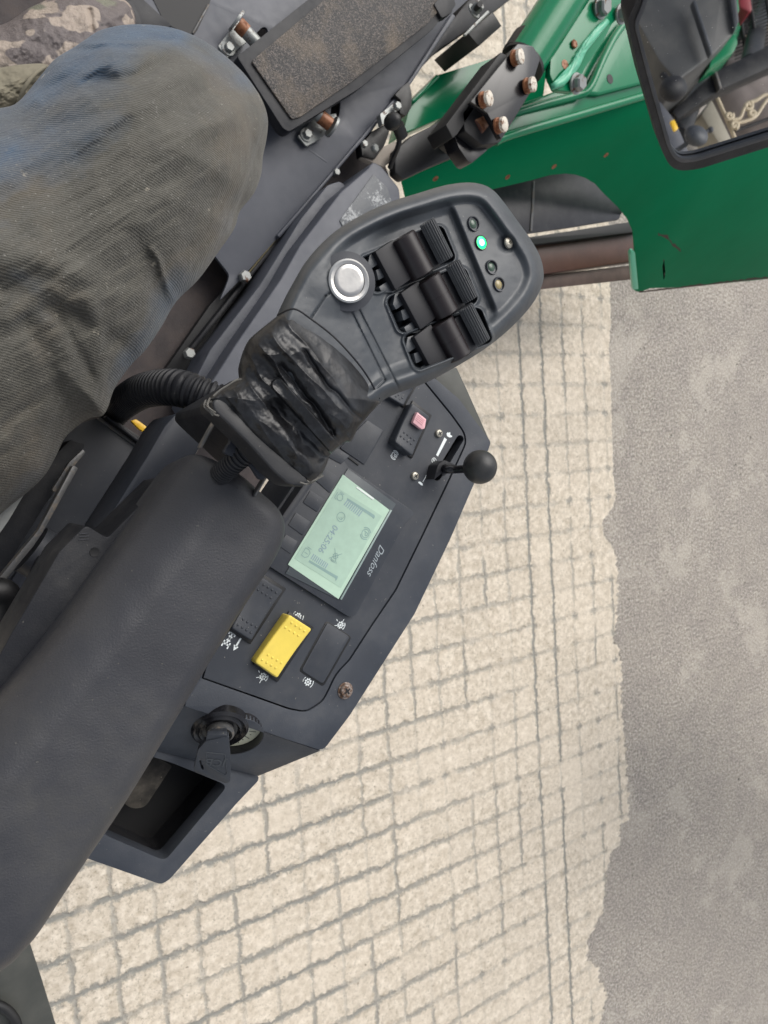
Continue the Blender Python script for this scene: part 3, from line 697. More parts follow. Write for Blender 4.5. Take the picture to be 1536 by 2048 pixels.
lathe('screw_hole', P(189,1104,1.5101), (0,0,1), [(.0028,0),(.0028,.0004),(.0018,.0002)], M['void'], ab, 20)
bm = bmesh.new()
for k in range(3): prism_bm(bm, [[P(*p,1.5108) for p in bar(160-k*1,1068+k*6,178,1066+k*6,1.2)]], .001)
from_bm('moulded_ribs', bm, M['side'], ab, 0)

# ------------------------------------------------------------------ joystick
js = thing('joystick', 'grey proportional joystick grip with three thumb rollers and a taped neck', 'joystick')
ZH = 1.620
ho = smooth_loop([(540,700),(562,624),(582,577),(607,530),(644,486),(684,453),(735,424),(786,402),(837,386),(888,371),(932,365),(965,369),(987,381),(1006,402),(1031,436),(1059,475),(1079,510),(1087,541),(1085,567),(1070,600),(1045,632),(1008,668),(968,699),(925,726),(877,753),(838,771),(801,784),(772,797),(752,812),(700,830),(600,790)], 6)
pockets = [((752,545),(880,492),37),((805,625),(925,575),37),((838,700),(955,655),36)]
def sd_box(X, Y, a, b, hw, rl):
    dx, dy = b[0]-a[0], b[1]-a[1]; L = math.hypot(dx,dy); dx/=L; dy/=L
    u = (X-a[0])*dx+(Y-a[1])*dy; v = -(X-a[0])*dy+(Y-a[1])*dx
    qu = 0; qv = np.abs(v)-hw+12
    du = np.where(u < L/2, -u-8, u-L-6)
    return np.hypot(np.maximum(du,0), np.maximum(qv,0))-12+np.minimum(np.maximum(du,qv),0)
LN = lambda X,Y,x0,y0,x1,y1: ((X-x0)*(y1-y0)-(Y-y0)*(x1-x0))/math.hypot(x1-x0,y1-y0)
def z_head(X, Y, D):
    z = ZH - .010*(1-np.clip(D/24,0,1))**2.2                              # rounded rim
    fr = ss(0,1,(X-620)/120)
    side = .55+.45*ss(60,-60,Y-620+.35*(X-700))
    z = z - .0055*ss(24,44,D)*fr*side                                      # face sunk inside the rim
    ind = LN(X,Y,898,404,997,640)                                          # >0 left of the crease
    z = z - .0045*ss(8,-8,ind)*ss(30,60,D)*ss(720,790,X)                    # darker bed of the rollers
    # ridge under the button / neck panel
    z = z + .003*np.exp(-(np.hypot(X-694,Y-563)/62)**4)
    for a,b2 in (((651,592),(622,636)),((651,592),(660,586)),((700,617),(770,760)),((717,617),(801,783)),((770,760),(755,775))):
        z = z - .0010*np.exp(-(seg_d(X,Y,*a,*b2)/1.8)**2)
    z = z - .0025*ss(6,-6,LN(X,Y,717,617,801,783))*0
    for a,b2,hw in pockets:
        s = sd_box(X,Y,a,b2,hw,0); z = z - .0095*ss(2,-3,s) + .0016*np.exp(-((s-4)/3.2)**2)
    z = z - .0012*np.exp(-(np.hypot(X-1014,Y-487)/17)**6)
    return z + .00025*fbm(X/30,Y/30,7,3)
hd = relief('head', ho, z_head, M['head'], js, center=(855,580), n=560, nr=200, skirt=.038, inset=.16, power=1.0, smooth=55)
# push button
bt = lathe('push_button', P(694,564,ZH+.000), CAM-P(694,564,ZH)+Vector((0,0,.6)), [(.0158,-.004),(.0158,.0016),(.0125,.0020),(.0115,.0022)], M['side'], js, 48)
bax = (CAM-P(694,564,ZH)+Vector((0,0,.6))).normalized()
lathe('steel_ring', P(695,563,ZH+.002), bax, [(.0115,-.002),(.0115,.0028),(.0105,.0036),(.0088,.0032),(.0086,.0022)], M['chrome'], bt, 48)
lathe('steel_cap', P(695.5,562,ZH+.002), bax, [(.0084,-.002),(.0084,.0030),(.0078,.0034),(.0060,.0034)], M['chrome'], bt, 48)
# thumb rollers
vdir = (P(897,514,ZH)-P(864,448,ZH)).normalized(); udir = Vector((0,0,1)).cross(vdir); 
if (P(900,480,ZH)-P(750,545,ZH)).dot(udir) < 0: udir = -udir
def roller(dx, dy):
    hl = .0120
    rt = bpy.data.objects.new('roller_switch', None); link(rt, js); rt.empty_display_size = .01
    bm = bmesh.new(); a = P(786+dx,532+dy,ZH-.003)
    q = [a-udir*.0062-vdir*hl, a+udir*.009-vdir*hl, a+udir*.009+vdir*hl, a-udir*.0062+vdir*hl]; prism_bm(bm, [q], .012); from_bm('roller_block', bm, M['matt'], rt, 30, .0007)
    bm = bmesh.new(); b0 = P(824+dx,512+dy,ZH-.0030)
    lathe_bm(bm, b0-vdir*hl*1.02, vdir, [(.0074,0),(.0080,.0006),(.0080,hl*1.0),(.0078,hl*1.0),(.0078,hl*1.0+.0003),(.0080,hl*1.0+.0003),(.0080,hl*2.04-.0006),(.0074,hl*2.04)], 40); from_bm('roller_barrel', bm, M['barrel'], rt, 40)
    bm = bmesh.new(); e0 = P(862+dx,496+dy,ZH+.000); prism_bm(bm, [[e0-udir*.010-vdir*hl*.96, e0+udir*.001-vdir*hl*.96, e0+udir*.001+vdir*hl*.96, e0-udir*.010+vdir*hl*.96]], .010); from_bm('roller_web', bm, M['matt'], rt, 30, .0006)
    # ribbed wheel: gear-like section
    r0 = P(873+dx,482+dy,ZH+.0035); bm = bmesh.new(); rings = []
    for s_ in (-1.0,-.96,-.02,.0,.0,.02,.96,1.0):
        rg = []; sh = .93 if abs(s_) == 1 else (.95 if s_ == 0 else 1)
        for k in range(80):
            an = 6.28318531*k/80; rr = (.0044+(.00045 if k % 4 > 1 else -.00045))*sh
            rg.append(bm.verts.new(r0+vdir*hl*s_+(udir*math.cos(an)+Vector((0,0,1))*math.sin(an))*rr))
        rings.append(rg)
    for x, y in zip(rings, rings[1:]):
        for k in range(80): bm.faces.new([x[k],x[(k+1)%80],y[(k+1)%80],y[k]])
    bm.faces.new(rings[0][::-1]); bm.faces.new(rings[-1]); from_bm('ribbed_wheel', bm, plastic_rib, rt, 25)
    # guide keys at the left end of the pocket
    bm = bmesh.new()
    for q in ([(740,507),(762,501),(768,520),(742,538),(736,528)],[(758,574),(785,556),(795,568),(788,585),(764,585)],[(752,540),(780,528),(786,545),(757,560)]):
        prism_bm(bm, [[P(x+dx,y+dy,ZH-.0068) for x,y in rnd(q,2)]], .010)
    from_bm('guide_key', bm, M['head'], rt, 30, .0004)
    slab('clip', bar(801+dx,561+dy,828+dx,547+dy,5), ZH-.0035, .004, M['black'], rt, .0003)
plastic_rib = plastic('ribbed_grey',(.085,.088,.092),.45,.2,gs=0)
for d in ((0,0),(50,81),(75.5,167)): roller(*d)
# lamps and screw
def hz(x, y):
    X, Y = np.array([float(x)]), np.array([float(y)]); D = np.array([1e9])
    for k in range(len(ho)): D = np.minimum(D, seg_d(X,Y,*ho[k-1],*ho[k]))
    return float(z_head(X,Y,D)[0])
for (x,y),m1,m2,lab in (((946,448),M['led_off'],None,'unlit green lamp at the top'),((961,486),M['green_led'],M['cyan_led'],'lit green lamp'),((982.5,535),M['led_off'],None,'unlit green lamp below the lit one'),((997,569),M['led_amber'],None,'unlit amber lamp, lowest of the four')):
    zz = hz(x,y); c = P(x,y,zz)
    rg = lathe('indicator_light', c, (0,0,1), [(.0047,-.004),(.0047,.0006),(.0044,.0013),(.0039,.0012),(.0035,-.0008),(.0036,-.0014)], M['side'], js, 36); rg['label'] = lab
    lathe('lens', c, (0,0,1), [(.0041,-.002),(.0040 if m2 else .0036,.0009 if m2 else -.0006),(.0022,.0012 if m2 else .0005),(.0004,.0013 if m2 else .0007)], m1, rg, 28)
    if m2: lathe('lamp_core', c, (0,0,1), [(.0021,.0008),(.0019,.0015),(.0004,.0018)], m2, rg, 24)
sc = lathe('screw', P(1016,486,hz(1014,488)+.0016), (0.1,0,1), [(.0036,0),(.0034,.0010),(.0022,.0018),(.0013,.0019),(.0012,.0010),(.0001,.0009)], M['screw'], js, 28)
fray = flat('frayed_tape_thread',(.10,.095,.085),.6)
# taped neck
to = smooth_loop([(555,632),(571,624),(588,621),(621,640),(667,676),(708,720),(736,758),(757,797),(757,808),(736,832),(716,856),(703,882),(689,886),(662,908),(653,930),(640,955),(621,966),(600,958),(560,925),(500,872),(450,818),(418,802),(420,793),(436,780),(470,762),(481,752),(480,722),(495,684),(517,662)], 6)
def z_tape(X, Y, D):
    ca, sa = .62, .785; a = X*ca+Y*sa; b2 = X*sa-Y*ca     # a along the wrap, b2 across it
    z = 1.612+.012*np.sqrt(1-(1-np.clip(D/70,0,1))**2)
    d1 = seg_d(X,Y,510,690,700,900); d2 = seg_d(X,Y,535,790,640,950)
    z = z - .009*ss(70,150,LN(X,Y,588,621,757,797)*-1) 
    z = z + .0035*ss(14,11,seg_d(X,Y,556,770,678,905))                     # flat strip of tape
    wx, wy = X+16*fbm(X/55,Y/55,61,3), Y+16*fbm(X/55,Y/55,67,3)
    z = z - .0050*np.exp(-(seg_d(wx,wy,545,810,640,915)/13)**2) - .003*np.exp(-(seg_d(wx,wy,565,735,660,860)/7)**2) - .0018*np.exp(-(seg_d(wx,wy,610,700,715,840)/5)**2)
    wx, wy = X+14*fbm(X/70,Y/70,51,2), Y+14*fbm(X/70,Y/70,57,2); a = wx*ca+wy*sa; b2 = wx*sa-wy*ca
    w1 = (1-np.abs(fbm(a/230,b2/32,11,2)))**2; w2 = (1-np.abs(fbm(X/62,Y/62,15,2)))**2
    k = ss(230,60,np.hypot(X-500,Y-740))+.8*ss(90,20,seg_d(X,Y,600,930,700,880))
    z = z + (w1-.6)*.0036*(.15+.8*np.clip(k,0,1.2))*ss(6,30,D) + (w2-.6)*.0030*k*ss(4,20,D) + .0004*fbm(X/9,Y/9,19,2)*k
    return z
tp = relief('tape_wrap', to, z_tape, M['tape'], js, center=(600,790), n=480, nr=150, skirt=.010, inset=.10, smooth=80)
slab('grip_flange', rnd([(424,806),(430,797),(448,798),(506,858),(571,919),(613,955),(618,964),(605,974),(578,970),(548,944),(495,885),(458,849),(428,822)],[4,4,8,8,8,6,6,8,10,8,8,8,6]), 1.609, .020, plastic('flange_plastic',(.008,.009,.012),.45,.2,gs=.1), js, .005, 4)
tube('tape_edge', [P(555,630,1.617),P(588,618,1.627),P(622,638,1.626),P(668,674,1.627),P(709,718,1.626),P(737,756,1.623),P(759,797,1.616)], .0005, M['dark'], js, 6, 6)
for pts in ([(413,800),(409,812),(418,822),(424,832)],[(418,798),(414,812),(426,828),(436,832)],[(424,802),(413,806),(421,819),(431,824)],[(612,962),(622,968),(634,955),(641,948)],[(600,966),(616,970),(628,962),(645,950)],[(481,757),(470,762),(455,768),(440,780),(425,792)]):
    tube('tape_fray', [P(x+random.uniform(-2,2),y+random.uniform(-2,2),1.612+random.uniform(-.002,.003)) for x,y in pts], .0005, fray, js, 5, 5)
slab('neck_post', rnd([(470,800),(640,700),(720,800),(600,930)],30), 1.59, .12, M['dark'], js, .004)
br = thing('joystick_bracket', 'dark scalloped steel bracket holding the joystick in front of the armrest', 'bracket')
slab('bracket_plate', smooth_loop([(432,838),(455,850),(480,872),(520,905),(548,935),(538,945),(528,958),(518,956),(500,930),(470,915),(450,905),(455,893),(462,880),(455,860),(440,848)],4), 1.578, .004, M['side'], br, .0006)
slab('rail_edge', bar(432,842,402,896,5), 1.565, .006, M['steelstrip'], br, .0006)
slab('rail_edge', bar(536,950,510,992,4.5), 1.560, .006, M['steelstrip'], br, .0006)
slab('carrier_rail', [(330,850),(352,826),(430,838),(396,905),(300,1060),(205,1075),(200,1060),(294,912)], 1.42, .06, M['side'], br, .003)
slab('carrier_rail', bar(640,935,520,1110,16), 1.500, .05, M['side'], br, .002)
slab('carrier_rail', bar(622,925,505,1100,10), 1.490, .05, M['console'], br, .002)
hs_ = thing('wiring_conduit', 'short ribbed black conduit between the bracket and the armrest', 'conduit', 'ribbed black conduits')
def ribs(name, pts, r, pitch, mat, parent, sub=8, n=20):
    pts = [Vector(p) for p in pts]; q = []
    for i in range(len(pts)-1):
        p0 = pts[max(i-1,0)]; p1 = pts[i]; p2 = pts[i+1]; p3 = pts[min(i+2,len(pts)-1)]
        for k in range(40):
            t = k/40; q.append(.5*((2*p1)+(p2-p0)*t+(2*p0-5*p1+4*p2-p3)*t*t+(3*p1-p0-3*p2+p3)*t**3))
    q.append(pts[-1]); s = [0]
    for a, b2 in zip(q, q[1:]): s.append(s[-1]+(b2-a).length)
    A = np.array([tuple(v) for v in q]); m_ = int(s[-1]/pitch)*6
    t = np.linspace(0, s[-1], m_+1); C_ = np.column_stack([np.interp(t, s, A[:,k]) for k in range(3)])
    bm = bmesh.new(); rings = []; u = None
    for i in range(m_+1):
        p = Vector(C_[i]); d = (Vector(C_[min(i+1,m_)])-Vector(C_[max(i-1,0)])).normalized()
        u = d.orthogonal().normalized() if u is None else (u-d*u.dot(d)).normalized(); v = d.cross(u)
        rr = r*(1, 1, .99, .86, .84, .88)[i % 6]
        rings.append([bm.verts.new(p+(u*math.cos(6.28318531*k/n)+v*math.sin(6.28318531*k/n))*rr) for k in range(n)])
    for a, b2 in zip(rings, rings[1:]):
        for k in range(n): bm.faces.new([a[k],a[(k+1)%n],b2[(k+1)%n],b2[k]])
    bm.faces.new(rings[0][::-1]); bm.faces.new(rings[-1]); return from_bm(name, bm, mat, parent, 40)
ribs('conduit_tube', [P(440,950,1.555),P(472,922,1.572),P(500,900,1.580),P(522,884,1.586)], .0066, .0022, M['dark'], hs_)
hb = thing('ribbed_hose', 'thick ribbed black hose arching between the knee and the taped joystick', 'hose')
ribs('hose_tube', [P(215,850,1.12),P(232,820,1.22),P(280,785,1.32),P(345,775,1.38),P(400,790,1.40),P(450,815,1.40),P(480,850,1.36)], .0150, .0052, M['dark'], hb, n=28)

# ------------------------------------------------------------------ machine floor
ZF = .90
deck = thing('cab_floor', 'grey painted steel cab floor with slotted holes, partly hidden by the knee', 'cab floor')
slab('deck_plate', [(-500,-400),(960,-60),(900,30),(770,190),(735,285),(770,330),(796,400),(730,520),(680,700),(560,900),(470,1080),(400,1220),(240,1440),(60,1650),(-500,1900)], ZF-.055, .02, M['brown'], deck, 0)
fl = slab('floor_sheet', rnd([(270,-60),(1000,-60),(905,28),(817,163),(715,283),(630,383),(560,470),(480,560),(440,600),(452,572),(460,550),(428,509),(340,430),(150,150)],[2,2,6,2,2,2,2,8,4,8,10,3,2,2]), ZF, .006, M['floor'], deck, .003, 2,
     holes=[capsule(672,207,670,228,9), capsule(528,62,514,76,8)])
slab('floor_crease', bar(600,285,655,325,5,3), ZF+.0005, .002, M['floor'], deck, .0008)
slab('edge_lip', [(905,26),(912,32),(822,168),(720,288),(634,388),(560,476),(554,470),(630,383),(715,283),(817,163)], ZF+.008, .03, M['floor'], deck, .002)
slab('rail_trim', bar(630,388,378,705,9), ZF-.01, .03, M['dark'], deck, .002); slab('rail_trim', bar(640,392,400,735,5), ZF-.006, .03, M['olive'], deck, .002)
slab('seam_strip', bar(615,402,498,545,3), ZF-.004, .02, M['gold'], deck, .001)
for x,y,r in ((487,555,.0095),(376,708,.0085),(668,348,.006)): hexbolt('floor_bolt', P(x,y,ZF), (0,0,1), r, .012, M['zinc'], deck)
slab('opening_shade', [(277,-60),(440,-60),(418,10),(395,60),(384,74),(330,46)], ZF+.001, .002, M['void'], deck, 0)  # black sheet on the floor, painted shade of the hole
slab('black_strut', rnd([(262,-20),(288,0),(345,52),(300,60),(255,30)],3), ZF+.03, .03, M['dark'], deck, .002)
slab('black_rail', rnd([(1016,-14),(1022,-2),(900,84),(880,96),(800,180),(742,265),(728,280),(722,276),(812,165),(872,84),(960,-30)],2), ZF-.008, .05, M['dark'], deck, .003)
slab('scuffed_opening_edge', bar(418,8,386,66,4), ZF+.004, .006, M['steelstrip'], deck, .001)
slab('underfloor_channel', [(634,388),(560,480),(440,640),(370,760),(330,740),(420,610),(480,545),(600,405)], ZF-.03, .02, M['void'], deck, .001)

# moulded tunnel next to the floor
tn = thing('pedal_tunnel', 'long grey moulded cover with a scraped textured patch, between the floor and the joystick', 'moulded cover')
slab('cover_body', rnd([(746,323),(762,331),(799,376),(802,410),(770,470),(700,560),(640,650),(560,760),(500,850),(450,880),(400,800),(470,690),(560,560),(600,490),(680,385),(735,338)],[6,6,8,8,4,4,4,4,4,4,4,4,4,4,6,5]), ZF+.09, .13, M['floor'], tn, .006, 3)
slab('cover_step', rnd([(680,362),(700,380),(640,470),(590,560),(490,690),(440,790),(380,780),(420,700),(520,570),(600,440),(655,370)],6), ZF+.045, .09, M['floor'], tn, .008, 3)
slab('textured_patch', rnd([(747,348),(776,376),(784,405),(740,440),(690,462),(679,441)],4), ZF+.0915, .003, M['patch'], tn, .001)

# pedal
pd = thing('foot_pedal', 'long black framed foot pedal with dusty studded rubber, beyond the knee', 'pedal')
fr_ = rnd([(474,113),(640,-20),(760,-110),(930,-60),(908,4),(904,26),(884,34),(866,58),(720,176),(577,264),(565,255)],[6,3,3,3,4,4,4,4,4,8,4])
slab('pedal_frame', fr_, ZF+.055, .022, M['dark'], pd, .003, 3)
slab('rubber_pad', rnd([(503,122),(655,-6),(720,-60),(900,-40),(888,10),(852,50),(700,166),(600,234),(584,238)],[6,3,3,3,12,10,3,5,4]), ZF+.0585, .006, M['pedal'], pd, .0015)
slab('pedal_edge_chip', rnd([(868,8),(900,-30),(912,10),(896,30),(884,36)],4), ZF+.061, .006, M['dark'], pd, .001)
def hinge(pl, bolt, barrel, flange, lab):
    h_ = slab('hinge_bracket', rnd(pl,3), ZF+.010, .004, M['zinc'], pd, .0008); h_['label'] = lab
    hexbolt('hinge_bolt', P(*bolt,ZF+.011), (0,0,1), .0075, .008, M['zinc'], h_, washer=.0105)
    a, b2 = P(*barrel[0],ZF+.030), P(*barrel[1],ZF+.030); tube('rust_spacer', [a,b2], .0105, M['rust'], h_, 20)
    ax = (b2-a).normalized(); e = P(*flange,ZF+.030); lathe('hinge_washer', e-ax*.002, ax, [(.017,0),(.017,.004)], M['zinc'], h_, 28)
    tube('hinge_tube', [b2, b2+ax*.02], .0095, M['zinc'], h_, 20)
hinge([(436,92),(476,40),(492,52),(494,84),(455,116)], (457,97), [(476,47),(492,64)], (473,42), 'bracket at the knee end of the pedal')
hinge([(596,272),(628,238),(672,226),(676,244),(640,278),(613,293)], (613,270), [(660,249),(640,233)], (665,254), 'bracket on the lower side of the pedal')

# small bits at the corner of the floor, knob lever
kl = thing('knob_lever', 'small black knob on a thin bent stem by the green bodywork', 'lever')
ballmesh('knob', P(785,243,1.02), .0125, M['black'], kl, (1,1,1.25)); tube('knob_collar', [P(795,250,1.01),P(804,272,1.0)], .010, M['black'], kl)
tube('stem', [P(800,262,1.0),P(797,290,.98),P(787,315,.95),P(780,335,.93)], .0042, M['dark'], kl, 10, 4)
bp = thing('support_plate', 'dusty beige steel plate under the small knob lever', 'plate')
slab('plate', [(722,314),(752,300),(789,283),(818,288),(800,310),(768,334),(745,325)], .90, .012, M['beige'], bp, .001)
lk = thing('floor_latch', 'black latch bracket with zinc bolts at the outer edge of the cab floor', 'latch')
slab('latch_bracket', rnd([(818,163),(824,190),(823,215),(812,232),(800,226),(802,200),(790,190),(806,172)],3), .915, .02, M['black'], lk, .002)
slab('latch_bracket', rnd([(745,262),(770,248),(780,262),(770,290),(750,318),(725,312),(722,290)],3), .905, .02, M['black'], lk, .002)
slab('latch_link', rnd([(760,228),(790,205),(800,214),(780,240),(765,250)],3), .93, .012, M['zinc'], lk, .002)
hexbolt('latch_bolt', P(726,290,.92), (0,0,1), .006, .008, M['zinc'], lk); hexbolt('latch_bolt', P(792,214,.935), (0,0,1), .007, .008, M['zinc'], lk)
hexbolt('latch_bolt', P(746,298,.92), (.3,0,1), .007, .008, M['zinc'], lk)
rs_ = thing('rubber_stop', 'black rubber stop block with a zinc bolt under the cab floor rail', 'rubber stop')
slab('stop_block', rnd([(936,66),(986,24),(1003,52),(958,92)],2), .93, .10, M['black'], rs_, .003)
slab('stop_washer', bar(930,70,978,22,6), .935, .005, M['zinc'], rs_, .001)
b_ = P(948,22,.955); hexbolt('stop_bolt', b_, (.2,.3,1), .010, .016, M['zinc'], rs_, washer=.013); tube('threaded_end', [b_,P(960,8,.98)], .005, M['black'], rs_)

# ------------------------------------------------------------------ seat side
sb_ = thing('operator_seat', 'dark blue grey seat base and pale cushion edge between the jeans and the armrest', 'seat')
slab('side_cover', rnd([(120,860),(195,836),(294,904),(296,920),(199,1060),(30,1290),(-120,1500),(-300,1300),(-60,1040)],[2,3,8,4,2,2,2,2,2]), 1.26, .14, M['side'], sb_, .004, 3)
slab('edge_highlight', bar(197,836,295,906,7,6), 1.262, .01, M['steelstrip'], sb_, .001)  # lighter strip: highlight along the cover edge put into the colour
slab('gap_shade', rnd([(206,822),(228,838),(318,900),(296,912),(192,838)],2), 1.245, .10, M['black'], sb_, .001)  # solid black slab, its colour stands for the shade in the gap
slab('frame_bar', bar(213,832,306,904,6), 1.268, .012, M['dark'], sb_, .001)
slab('frame_bar', bar(306,905,330,868,6), 1.27, .012, M['dark'], sb_, .001)
slab('long_guard', rnd([(170,888),(160,912),(90,1010),(10,1140),(-60,1260),(-200,1200),(-30,1030),(60,960),(140,880)],3), 1.315, .05, M['dark'], sb_, .006, 3)
slab('scuffed_strip', rnd([(146,931),(156,936),(84,1067),(67,1092),(6,1166),(-40,1230),(-46,1222),(-3,1158),(59,1082),(76,1062)],2), 1.36, .012, M['steelstrip'], sb_, .001)
slab('scuffed_strip', rnd([(166,898),(171,905),(150,930),(110,985),(104,980),(138,925)],3), 1.345, .008, M['steelstrip'], sb_, .001)
tube('pivot_boss', [P(62,1098,1.34),P(110,1128,1.34)], .020, M['side'], sb_, 32)
slab('inner_plate', [(30,1150),(44,1128),(84,1152),(60,1200),(14,1275),(-40,1260)], 1.30, .01, M['floor'], sb_, .001)
tube('dark_grip', [P(-30,1185,1.37),P(10,1190,1.37),P(12,1240,1.36),P(-2,1300,1.35)], .011, M['black'], sb_, 16, 6)
slab('hinge_arm', [(120,1110),(100,1200),(40,1290),(20,1320),(-60,1380),(-60,1330),(22,1262),(60,1190),(90,1120)], 1.40, .04, M['dark'], sb_, .003)
slab('cushion', rnd([(-200,980),(0,990),(52,982),(18,1040),(-10,1080),(-200,1200)],6), 1.325, .06, flat('pale_seat_vinyl',(.42,.43,.42),.5), sb_, .01, 4)
yc = thing('yellow_clip', 'torn yellow strap end lying beneath the ribbed hose', 'strap')
slab('strap_piece', [(262,842),(272,838),(284,846),(292,852),(300,862),(314,872),(310,880),(298,874),(288,864),(278,858),(270,850)], 1.18, .006, flat('yellow_strap',(.75,.45,.03),.4), yc, .001)
mf = thing('mudguard', 'dark olive plate at the lower left corner under the armrest', 'mudguard')
slab('guard_plate', [(40,1840),(62,1893),(84,1960),(118,2070),(-200,2200),(-300,1850)], .95, .01, M['olive'], mf, .001)
tube('guard_edge', [P(-60,1995,.96),P(0,2012,.96),P(25,2032,.96),P(36,2060,.96),P(40,2110,.96)], .006, M['black'], mf, 10, 6)
sp_ = thing('side_plate', 'worn olive grey plate sticking out behind the console beside the paving', 'plate')
slab('plate', [(860,740),(914,735),(934,778),(981,884),(975,892),(900,800)], 1.452, .006, M['olive'], sp_, .001)

# ------------------------------------------------------------------ green bodywork
ZG = .95
gb = thing('green_bodywork', 'glossy green steel bodywork of the machine with bolted plates and an arched cut-out', 'bodywork')
slab('far_panel', rnd([(806,268),(822,204),(876,150),(1000,112),(1100,90),(1080,240),(1000,282),(900,228)],3), .84, .05, M['green'], gb, .003)
slab('panel_fold', bar(826,203,878,150,9), .85, .02, M['green'], gb, .003)
# top deck of the body with a fold towards the outer skirt
top_ = [(900,300),(1008,279),(1140,240),(1292,197),(1560,118),(1560,-80),(1330,-80),(1275,8),(1243,22),(1222,35),(1205,62),(1150,168),(1060,200),(960,235)]
slab('top_deck', top_, ZG, .02, M['green'], gb, .004)
slab('upper_web', [(1255,36),(1330,-70),(1560,-70),(1560,90),(1430,130),(1200,190),(1168,188),(1180,170),(1215,100)], ZG+.012, .015, M['green'], gb, .006, 4)
tube('rolled_edge', [P(1262,30,ZG+.02),P(1230,72,ZG+.022),P(1205,120,ZG+.022),P(1178,178,ZG+.018),P(1150,192,ZG+.01),P(1090,208,ZG+.005),P(1020,228,ZG)], .0075, M['green'], gb, 12, 5)
tube('rolled_edge', [P(990,284,ZG),P(1020,270,ZG+.002),P(1150,232,ZG+.002),P(1291,191,ZG+.002),P(1560,112,ZG+.002)], .008, M['green'], gb, 12, 5)
# outer skirt slopes down and outwards from the fold
z0, z1 = ZG-.004, .36
def zs(x, y):
    yr = np.interp(x, [790,1010,1291,1560], [365,283,199,119]); t = (y-yr)/(585-yr); return z0+(z1-z0)*max(0,min(1.1,t))
sk = [(803,362),(900,322),(1010,283),(1150,241),(1291,199),(1560,119),(1560,556),(1440,568),(1375,575),(1300,577),(1279,585),(1270,582),(1268,540),(1269,500),(1266,463),(1255,439),(1236,415),(1207,387),(1190,368),(1169,356),(1150,350),(1130,348),(1100,351),(1068,360),(1030,369),(987,379),(940,388),(836,392),(812,400)]
bm = bmesh.new(); nrm = (P(1291,199,z0)-P(1268,580,z1)).cross(P(1291,199,z0)-P(1100,340,zs(1100,340))).normalized()
if nrm.z < 0: nrm = -nrm
SK = Plane(P(1291,199,z0), nrm)
prism_bm(bm, [[SK.hit(x,y) for x,y in sk]], .006, -nrm); skirt = from_bm('outer_skirt', bm, M['skirt'], gb, 35, .002)
for x,y in ((1212,310),(1108,333),(1015,354),(871,357)):
    c = SK.hit(x,y); lathe('skirt_hole', c, nrm, [(.0062,-.0004),(.0062,.0006),(.0045,.0008),(.004,.0001)], M['rust'], skirt, 20)
SK.slab('hem_fold', rnd([(1260,508),(1264,503),(1270,504),(1277,578),(1266,580)],2), .004, .012, M['weld'], skirt, .002)
random.seed(8); chipm = flat('rust_brown_chip',(.04,.018,.01),.7)
for x0,y0,x1,y1,s_ in ((1318,465,1362,500,5),(1326,520,1330,555,4)):
    L_ = [(x0+(x1-x0)*k/9+random.uniform(-3,3), y0+(y1-y0)*k/9+random.uniform(-3,3)) for k in range(10)]
    SK.slab('paint_chip', [(x,y-random.uniform(.5,s_)) for x,y in L_]+[(x,y+random.uniform(.5,s_*.8)) for x,y in L_[::-1]], .0004, .0006, chipm, skirt, 0)
L_ = [(1279+271*k/40, 585-28*min(1,k/40*1.1)) for k in range(41)]
SK.slab('worn_edge', [(x,y-random.uniform(1,4)) for x,y in L_]+[(x,y+.5) for x,y in L_[::-1]], .0004, .0006, chipm, skirt, 0)
# tube, flange plate, weld
ta, tb = P(1045,128,1.02), P(1185,-90,1.06); tube('round_tube', [ta, tb], .0375, M['green'], gb, 40)
lathe('tube_lip', ta, (ta-tb), [(.039,-.004),(.039,.002),(.034,.003)], M['black'], gb, 40)
fp = slab('flange_plate', rnd([(1104,74),(1178,-14),(1240,-60),(1262,10),(1224,48),(1208,80),(1168,140),(1152,184),(1114,180),(1100,150)],[10,3,3,3,4,4,4,10,6,6]), 1.045, .012, M['green'], gb, .002)
for x,y in ((1147,89),): hexbolt('plate_bolt', P(x,y,1.046), (0,0,1), .0075, .004, M['rust'], fp)
for x,y in ((1130,129),): lathe('plate_hole', P(x,y,1.0452), (0,0,1), [(.008,0),(.008,.0004)], M['rust'], fp, 24)
for x,y,r in ((1153,167,.0135),(1202,14,.0155),(1243,28,.0135),(1124,7,.008)): hexbolt('plate_bolt', P(x,y,1.050), (.15,-.25,1), r, .014, M['zinc'], fp, washer=r*1.25)
wl = relief('weld_bead', rnd([(1108,178),(1106,165),(1130,150),(1140,135),(1150,112),(1172,78),(1198,48),(1214,36),(1220,44),(1196,74),(1172,104),(1160,132),(1148,150),(1128,172)],3), lambda X,Y,D: 1.049+.004*np.sqrt(np.clip(D/8,0,1))+.002*fbm(X/5,Y/5,3,3), M['weld'], fp, center=(1158,110), n=120, nr=10, skirt=.006)
lathe('slot_hole', SK.hit(1220,158)+Vector((0,0,.001)) if False else P(1220,158,ZG+.0125), (0,0,1), [(.009,0),(.009,.0003)], M['void'], gb, 20)
